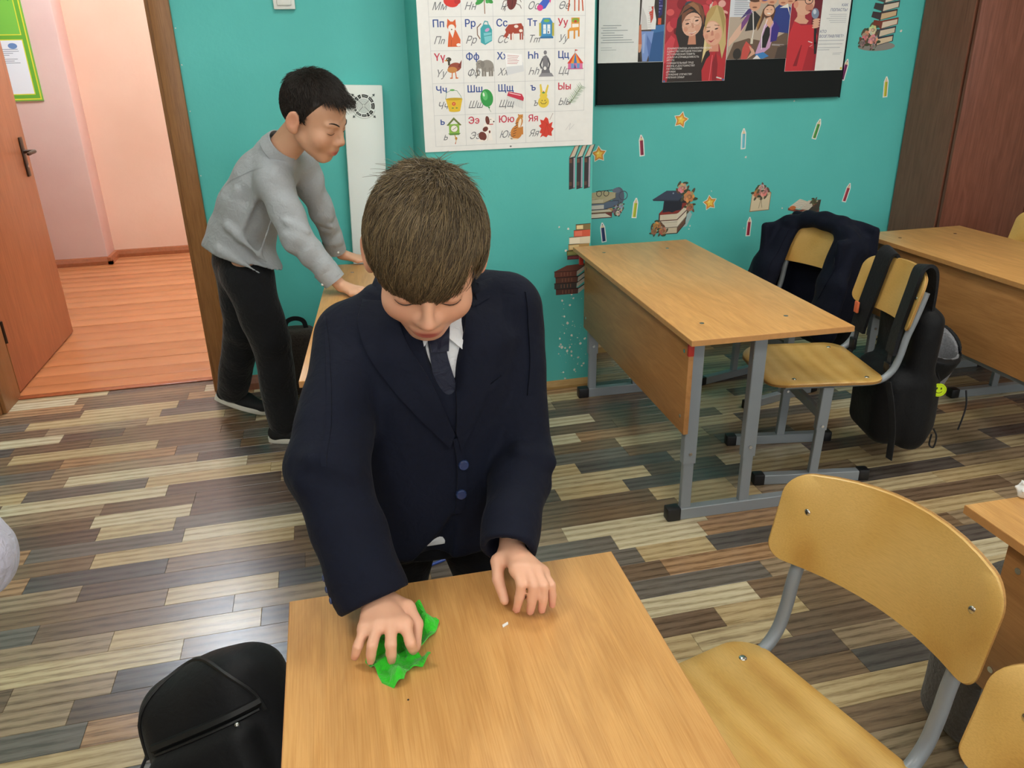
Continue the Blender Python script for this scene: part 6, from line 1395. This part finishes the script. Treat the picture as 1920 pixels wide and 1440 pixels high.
# green cloth under the wiping hand: crumpled sheet with folds
M_GREEN = cloth('green_microfibre', '35C42B', .12, (22, .4, .01), (500, .4), .95, .3)
def crumple(name, outline, z, hfun, mat, th=.0025, step=.006):
    xs = [p[0] for p in outline]; ys = [p[1] for p in outline]
    def inside(x, y):
        c = False; n = len(outline)
        for i in range(n):
            (x0, y0), (x1, y1) = outline[i], outline[(i+1) % n]
            if (y0 > y) != (y1 > y) and x < (x1-x0)*(y-y0)/(y1-y0)+x0: c = not c
        return c
    bm = bmesh.new(); vs = [bm.verts.new((x, y, 0)) for x, y in outline]; bm.faces.new(vs)
    bmesh.ops.triangulate(bm, faces=bm.faces[:]); bmesh.ops.subdivide_edges(bm, edges=bm.edges[:], cuts=5, use_grid_fill=True)
    bmesh.ops.triangulate(bm, faces=bm.faces[:])
    for v in bm.verts: v.co.z = z+th+hfun(v.co.x, v.co.y)
    ex = bmesh.ops.extrude_face_region(bm, geom=bm.faces[:])
    for g in ex['geom']:
        if isinstance(g, bmesh.types.BMVert): g.co.z -= th
    bmesh.ops.recalc_face_normals(bm, faces=bm.faces[:]); me = bpy.data.meshes.new(name); bm.to_mesh(me); bm.free()
    me.polygons.foreach_set('use_smooth', [True]*len(me.polygons)); me.set_sharp_from_angle(angle=math.radians(40)); me.materials.append(mat)
    o = bpy.data.objects.new(name, me); COL.objects.link(o); return o
def hf(x, y): return max(0, .007*math.sin(x*150+y*60)+.006*math.sin(y*170-x*70+1)+.005*math.sin(x*260+2)+.004)
o = crumple('cleaning_cloth', [(.056, .912), (.070, .918), (.092, .884), (.082, .862), (.061, .838), (.048, .838), (.070, .806), (.058, .800), (.040, .803), (.032, .783), (.018, .777), (.004, .790), (-.002, .812), (-.014, .832), (-.008, .86), (.02, .885), (.045, .89)], DT, hf, M_GREEN)
tag(o, 'bright green cleaning cloth crumpled under the hand on the foreground desk', 'cloth')
M_PAPER2 = plain('white_paper_bits', 'E8E8E6', .7)
mb = MB(); mb.prism([(-.006, -.0015), (.004, -.0025), (.007, .001), (-.003, .0025)], Matrix.Translation((.181, .857, DT+.0002)) @ Matrix.Rotation(.6, 4, 'Z'), .0012)
tag(mb.build('paper_scrap', M_PAPER2), 'tiny white paper scrap on the foreground desk between the hands', 'paper')
S = SDF((1.10, .90, DT-.005), (1.20, 1.0, DT+.06), .003)
S.ell((1.152, .945, DT+.016), (.022, .02, .017), None, .004); S.wobble(.004, 240, 5); S.wobble(.002, 500, 6); S.cut((0, 0, -1), -(DT+.0006), .001)
tag(S.build('crumpled_tissue', M_PAPER2), 'crumpled white tissue on the corner of the desk at the right edge', 'paper')
pn = empty('pen', (.215, 1.92, .0048), .35, 'blue and white pen lying on the floor behind the boy in navy', 'pen')
MB().tube([(-.06, 0, 0), (.03, 0, 0), (.04, 0, 0)], [.0045, .0045, .004], 10).build('barrel', plain('blue_plastic', '2A4A9C', .3), pn)
m_ = MB(); m_.tube([(-.062, 0, 0), (-.085, 0, 0), (-.092, 0, 0)], [.0045, .003, .001], 10); m_.build('tip', M_PLASTIC, pn)
# paper clip on the leg of the empty desk
clip = []
cx, cy, cz = 1.196, 1.943, .548
for dx, dz in ((.007, .018), (.007, -.018), (.0045, -.024), (0, -.0265), (-.0045, -.024), (-.007, -.018), (-.007, .022), (-.004, .028), (.0, .03), (.0045, .026), (.0048, .02), (.0048, -.014), (.002, -.018), (-.002, -.018), (-.0042, -.013), (-.0042, .012)): clip.append((cx+dx, cy-.0006*(len(clip) % 2), cz+dz))
tag(MB().tube(clip, .0009, 6).build('paper_clip', M_CHROME), 'steel paper clip on the grey leg of the empty desk', 'clip')

# ---- backpacks ---------------------------------------------------------------
M_BAG = cloth('black_nylon', '0E0F12', .1, (9, .14, .012), (1200, .12), .6, .05)
M_BAG2 = cloth('black_mesh', '17181C', .12, (14, .2, .01), (900, .3), .7, .05)
M_LINING = cloth('grey_lining', '7C7C80', .18, (25, .5, .01), (600, .1), .55, .1)
M_ZIP = plain('zip_tape', '0C0D0F', .5, bump=(400, .3, .001))
M_WEB = cloth('black_webbing', '1A1B1F', .1, (30, .1, .003), (800, .4), .7)
def strap_ribbon(mb, pts, w, t, up): mb.sweep(bez(pts, 6), [(-w/2, -t/2), (w/2, -t/2), (w/2, t/2), (-w/2, t/2)], up)
# bag on the floor in the foreground; local frame: x width, y depth (front is -y), z height
fb = empty('backpack', (-.335, 1.22, 0), 0, 'black backpack lying tilted on the floor left of the foreground desk', 'backpack')
TB = Matrix.Translation((-.265, 1.21, -.018)) @ Matrix.Rotation(math.radians(-14), 4, 'Z') @ Matrix.Rotation(math.radians(-27), 4, 'Y') @ Matrix.Rotation(math.radians(-27), 4, 'X') @ Matrix.Scale(.93, 4)
M3 = np.array(TB.to_3x3())/.93; tw = lambda x, y, z: np.array(TB @ Vector((x, y, z)))
S = SDF((-.70, .90, .0), (.06, 1.58, .48), .006)
S.rbox(tw(0, 0, .165), (.155, .085, .165), .07, M3, .02); S.ell(tw(0, .0, .22), (.150, .082, .125), M3, .03)
S.rbox(tw(0, -.085, .10), (.125, .040, .095), .035, M3, .012)
S.wobble(.004, 22, 41); S.cut((0, 0, -1), -.003, .002)
bb = under(S.build('bag_body', M_BAG), fb); bv = bvh_of(bb)
fd = TB.to_3x3() @ Vector((0, 1, 0))
def proj(x, z): 
    a = TB @ Vector((x, -.4, z)); h = bv.ray_cast(a, fd); return (h[0] if h[0] is not None else TB @ Vector((x, -.09, z)))
def zipl(name, pts, r=.004, off=.001):
    mb = MB(); P = [proj(*p)-fd*off for p in pts]; mb.tube(P, r, 6); return under(mb.build(name, M_ZIP, None), fb)
zipl('zip', [(-.105+.25*k/16, .207) for k in range(17)])
zipl('zip_flap', [(-.11+.26*k/16, .221) for k in range(17)], .0095, .0)
zipl('seam_piping', [(.152*math.cos(math.pi*k/24), .20+.152*math.sin(math.pi*k/24)) for k in range(25)], .005)
p_ = proj(.11, .200); mb = MB(); mb.sphere(p_-fd*.004, .006, 8, 6); under(mb.build('zip_slider', M_CHROME, None), fb)
mb = MB(); mb.tube(bez([p_-fd*.004, p_+Vector((.008, -.012, -.008)), p_+Vector((.014, -.018, -.028)), p_+Vector((.02, -.02, -.05))], 5), .0035, 8); under(mb.build('zip_pull', M_WEB, None), fb)
q_ = TB @ Vector((-.15, -.02, .2)); mb = MB(); mb.tube(bez([q_, q_+Vector((-.02, -.01, .012)), q_+Vector((-.036, -.03, -.004)), q_+Vector((-.045, -.05, -.03)), q_+Vector((-.062, -.06, -.055))], 6), .0035, 8); under(mb.build('zip_pull', M_WEB, None), fb)
q_ = TB @ Vector((-.15, -.055, .10)); mb = MB(); mb.sphere(q_, .007, 8, 6); under(mb.build('zip_slider', M_CHROME, None), fb)
q_ = TB @ Vector((-.162, -.02, .06)); mb = MB(); mb.box((-.016, -.02, -.024), (.016, .02, .024), Matrix.Translation(q_) @ TB.to_3x3().to_4x4(), bev=.004); under(mb.build('side_buckle', M_BLACKPL, None), fb)
mb = MB(); strap_ribbon(mb, [tuple(TB @ Vector(p)) for p in ((-.05, .08, .29), (-.045, .10, .31), (0, .105, .318), (.045, .10, .31), (.05, .08, .29))], .02, .004, (0, 0, 1)); under(mb.build('grab_handle', M_WEB, None), fb)

# bag hung on the near chair of the empty desk
hb = empty('backpack', (1.9, 2.14, .1), 0, 'black backpack hung by its straps on the chair back, open pocket with grey lining', 'backpack')
TH = Matrix.Translation((1.572, 2.2, 0)) @ Matrix.Rotation(math.radians(-10), 4, 'Z')   # chair frame: +x behind the backrest
M3 = np.array(TH.to_3x3()); tw = lambda x, y, z: np.array(TH @ Vector((x, y, z)))
S = SDF((1.58, 1.86, .06), (2.32, 2.44, .74), .006)
S.rbox(tw(.325, 0, .34), (.045, .145, .25), .04, M3, .02); S.ell(tw(.32, 0, .52), (.042, .135, .12), M3, .03); S.rbox(tw(.30, -.005, .24), (.10, .135, .145), .06, M3, .03)
S.rbox(tw(.365, .0, .24), (.055, .12, .11), .045, M3, .02)
S.wobble(.006, 20, 51)
hbody = under(S.build('bag_body', M_BAG), hb)
# open front pocket gaping away from the bag
S = SDF((1.85, 1.86, .15), (2.4, 2.40, .60), .0055)
S.cone(tw(.355, .0, .25), tw(.425, .0, .45), .060, .105, .01, flat=((.2, 1, 0), .85)); S.cut((.1, -.5, 1), .45+.1*2.0-.5*2.13, .003); S.cone(tw(.395, .0, .28), tw(.435, .0, .48), .061, .091, .003, flat=((.2, 1, 0), .85), op='s'); S.wobble(.004, 30, 52)
pk = under(S.build('open_pocket', M_BAG, None), hb)
S = SDF((1.85, 1.86, .15), (2.4, 2.40, .60), .0055)
S.cone(tw(.395, .0, .275), tw(.432, .0, .46), .063, .093, .003, flat=((.2, 1, 0), .85)); S.cut((.1, -.5, 1), .443+.1*2.0-.5*2.13, .003); S.cone(tw(.403, .0, .295), tw(.438, .0, .49), .052, .082, .003, flat=((.2, 1, 0), .85), op='s'); S.wobble(.004, 30, 52)
under(S.build('pocket_lining', M_LINING, None), hb)
for y in (-.105, .105):
    P = [tuple(TH @ Vector(p)) for p in ((.318, y*.75, .50), (.312, y*.85, .62), (.302, y*.95, .69), (.291, y, .728), (.274, y, .738), (.257, y*1.01, .722), (.244, y*1.03, .66), (.226, y*1.05, .57), (.213, y*1.08, .50), (.208, y*1.1, .45))]
    mb = MB(); strap_ribbon(mb, P, .070, .011, tuple(TH.to_3x3() @ Vector((.3, 0, 1)))); under(mb.build('shoulder_strap', M_BAG2, None, 50), hb)
    P = [tuple(TH @ Vector(p)) for p in ((.209, y*1.1, .47), (.205, y*1.15, .40), (.20, y*1.25, .36))]
    mb = MB(); strap_ribbon(mb, P, .024, .003, tuple(TH.to_3x3() @ Vector((1, 0, 0)))); under(mb.build('strap_webbing', M_WEB, None, 50), hb)
    mb = MB(); q_ = TH @ Vector((.202, y*1.17, .40)); mb.box((-.006, -.018, -.02), (.006, .018, .02), Matrix.Translation(q_) @ TH.to_3x3().to_4x4(), bev=.003); under(mb.build('buckle', M_BLACKPL, None), hb)
mb = MB(); strap_ribbon(mb, [tuple(TH @ Vector(p)) for p in ((.20, -.145, .36), (.215, -.165, .28), (.235, -.165, .18), (.24, -.165, .08))], .028, .003, (1, 0, 0)); under(mb.build('hanging_strap', M_WEB, None, 50), hb)
mb = MB(); strap_ribbon(mb, [tuple(TH @ Vector(p)) for p in ((.20, .14, .36), (.19, .16, .30), (.17, .17, .22), (.165, .175, .14))], .026, .003, (1, 0, 0)); under(mb.build('hanging_strap', M_WEB, None, 50), hb)
mb = MB(); q_ = TH @ Vector((.196, .125, .535)); mb.box((-.004, -.012, -.02), (.004, .012, .02), Matrix.Translation(q_) @ TH.to_3x3().to_4x4(), bev=.002); under(mb.build('strap_tag', plain('coral_tag', 'E8764C', .5), None), hb)
for y, z in ((-.06, .10), (-.13, .12)):
    mb = MB(); q_ = TH @ Vector((.40, y, z)); mb.tube(bez([q_+Vector((0, 0, .05)), q_+Vector((.015, -.004, .02)), q_+Vector((.012, -.004, -.02)), q_+Vector((-.004, 0, -.01)), q_+Vector((-.003, 0, .03))], 5), .003, 6); under(mb.build('cord_loop', M_WEB, None), hb)
mb = MB(); q_ = TH @ Vector((.50, -.11, .30)); mb.tube(bez([q_, q_+Vector((.004, -.01, -.05)), q_+Vector((-.004, -.014, -.10)), q_+Vector((-.012, -.014, -.14))], 5), .003, 6); under(mb.build('zip_pull', M_WEB, None), hb)
# smiley tag
tg = empty('reflector_tag', (1.93, 2.001, .317), math.radians(-25), 'round fluorescent yellow smiling face tag dangling from the hung backpack', 'tag')
M_FLUO = plain('fluorescent_yellow', 'D2F01E', .4)
MB().tube([(0, -.0015, 0), (0, .0015, 0)], [.0235, .0235], 28).build('disc', M_FLUO, tg)
p = Print((0, -.0016, 0)); K = '26301A'; p.ring('B4D410', 0, 0, .0185, .0205); p.E(K, -.0065, .006, .0022, .0042); p.E(K, .0065, .006, .0022, .0042); p.ring(K, 0, .001, .0105, .0125, 205, 335, 16); p.finish('printed_face', tg)
MB().tube([(0, 0, .022), (-.004, 0, .04), (-.012, .005, .06)], .001, 6).build('cord', M_WEB, tg)

# dark bag by the wall behind the boy in grey
S = SDF((-.33, 3.26, .0), (-.05, 3.47, .34), .006); S.rbox((-.185, 3.375, .15), (.085, .06, .148), .035, None, .01); S.wobble(.004, 28, 61); S.cut((0, 0, -1), -.002, .002)
bgw = S.build('cloth_bag', cloth('dark_tweed', '3E3733', .3, (20, .3, .01), (300, .6), .9)); tag(bgw, 'dark tweed bag on the floor by the wall behind the back desk', 'bag')
mb = MB(); strap_ribbon(mb, [(-.23, 3.375, .29), (-.22, 3.37, .33), (-.185, 3.365, .345), (-.15, 3.37, .33), (-.14, 3.375, .29)], .02, .004, (0, 1, 0)); mb.build('handle', M_WEB, bgw)
# grey bag between the front chairs and the right edge desk
gb = empty('backpack', (1.28, 1.02, 0), 0, 'grey and black backpack on the floor behind the front chair, under the right edge desk', 'backpack')
S = SDF((1.08, .86, .0), (1.48, 1.18, .56), .006); S.rbox((1.28, 1.02, .19), (.135, .085, .188), .06, None, .02); S.ell((1.28, 1.02, .31), (.125, .08, .12), None, .03); S.wobble(.005, 24, 71); S.cut((0, 0, -1), -.003, .002)
under(S.build('bag_body', cloth('grey_brown_canvas', '5A544E', .15, (16, .4, .015), (500, .3), .85)), gb)
mb = MB(); mb.tube(bez([(1.15, .985, .33), (1.18, .975, .395), (1.24, .97, .43), (1.32, .97, .43), (1.38, .98, .38)], 8), .011, 8); under(mb.build('zip_piping', plain('grey_piping', '8A8C8E', .6), None), gb)
mb = MB(); mb.tube(bez([(1.155, .93, .20), (1.20, .93, .24), (1.30, .93, .27)], 6), .005, 8); under(mb.build('zip', M_ZIP, None), gb)
mb = MB(); mb.tube([(1.17, .925, .22), (1.15, .92, .215), (1.135, .92, .205)], .003, 6); under(mb.build('zip_pull', M_CHROME, None), gb)

# jacket draped over the far chair back
jt = empty('jacket', (2.1, 2.84, .35), 0, 'dark navy suit jacket draped over the chair back by the teal wall', 'jacket')
TJ = Matrix.Translation((1.785, 2.85, 0)) @ Matrix.Rotation(math.radians(14), 4, 'Z'); M3 = np.array(TJ.to_3x3()); TJ = TJ @ Matrix.Diagonal((1, 1, .945, 1)); tw = lambda x, y, z: np.array(TJ @ Vector((x, y, z))); yn = tuple(M3[:, 1]); xn = tuple(M3[:, 0])
S = SDF((1.7, 2.44, .2), (2.4, 3.32, .84), .006)
arch = [(-.182, .655), (-.15, .705), (-.09, .738), (0, .748), (.09, .738), (.165, .705), (.208, .655)]
for (y0, z0), (y1, z1) in zip(arch, arch[1:]): S.cone(tw(.275, y0, z0), tw(.275, y1, z1), .036, .036, .02)          # shoulders over the top
S.rbox(tw(.335, 0, .52), (.02, .23, .22), .018, M3, .03)                                            # back panel behind
for q in (-1, 1):
    S.rbox(tw(.25, q*(.205+.015*q), .50), (.10, .02, .20), .018, M3, .03)
    S.cone(tw(.245, q*(.157+.008*q), .69), tw(.165, q*(.185+.01*q), .50), .058, .068, .025, flat=(xn, 2.2), fold=(.003, 1.2, q)); S.cone(tw(.165, q*(.185+.01*q), .50), tw(.13, q*(.195+.01*q), .33), .068, .075, .02, flat=(xn, 2.2))
    S.cone(tw(.27, q*(.188+.01*q), .65), tw(.22, q*(.205+.055*q), .50), .044, .048, .025, fold=(.003, 1.5, q*2)); S.cone(tw(.22, q*(.205+.055*q), .50), tw(.17, q*(.205+.095*q), .34), .05, .046, .02)
S.wobble(.004, 24, 81)
jb = under(S.build('jacket_cloth', M_NAVY), jt); jbv = bvh_of(jb)
mb = MB(); patch(mb, [tw(.1, -.125, .69), tw(.1, -.135, .60), tw(.1, -.14, .45)], [tw(.1, -.16, .69), tw(.1, -.19, .59), tw(.1, -.155, .45)], jbv, .004, d=xn); under(mb.build('lapel', M_NAVY, None, 50), jt)
mb = MB(); patch(mb, [tw(.1, .135, .69), tw(.1, .145, .60), tw(.1, .15, .45)], [tw(.1, .17, .69), tw(.1, .20, .59), tw(.1, .165, .45)], jbv, .004, d=xn); under(mb.build('lapel', M_NAVY, None, 50), jt)
# dark bag hung behind that jacket's opening
S = SDF((1.85, 2.62, .1), (2.40, 3.16, .66), .007); S.rbox(tw(.385, 0, .36), (.05, .15, .22), .045, M3, .01); S.wobble(.005, 22, 91)
bh = S.build('backpack', M_BAG); tag(bh, 'black backpack hanging behind the jacket on the chair by the wall', 'backpack')
mb = MB(); strap_ribbon(mb, [tw(.385, -.04, .57), tw(.38, -.035, .61), tw(.378, 0, .63), tw(.38, .035, .61), tw(.385, .04, .57)], .025, .004, (0, 1, 0)); mb.build('grab_handle', M_WEB, bh)
flush_prints()
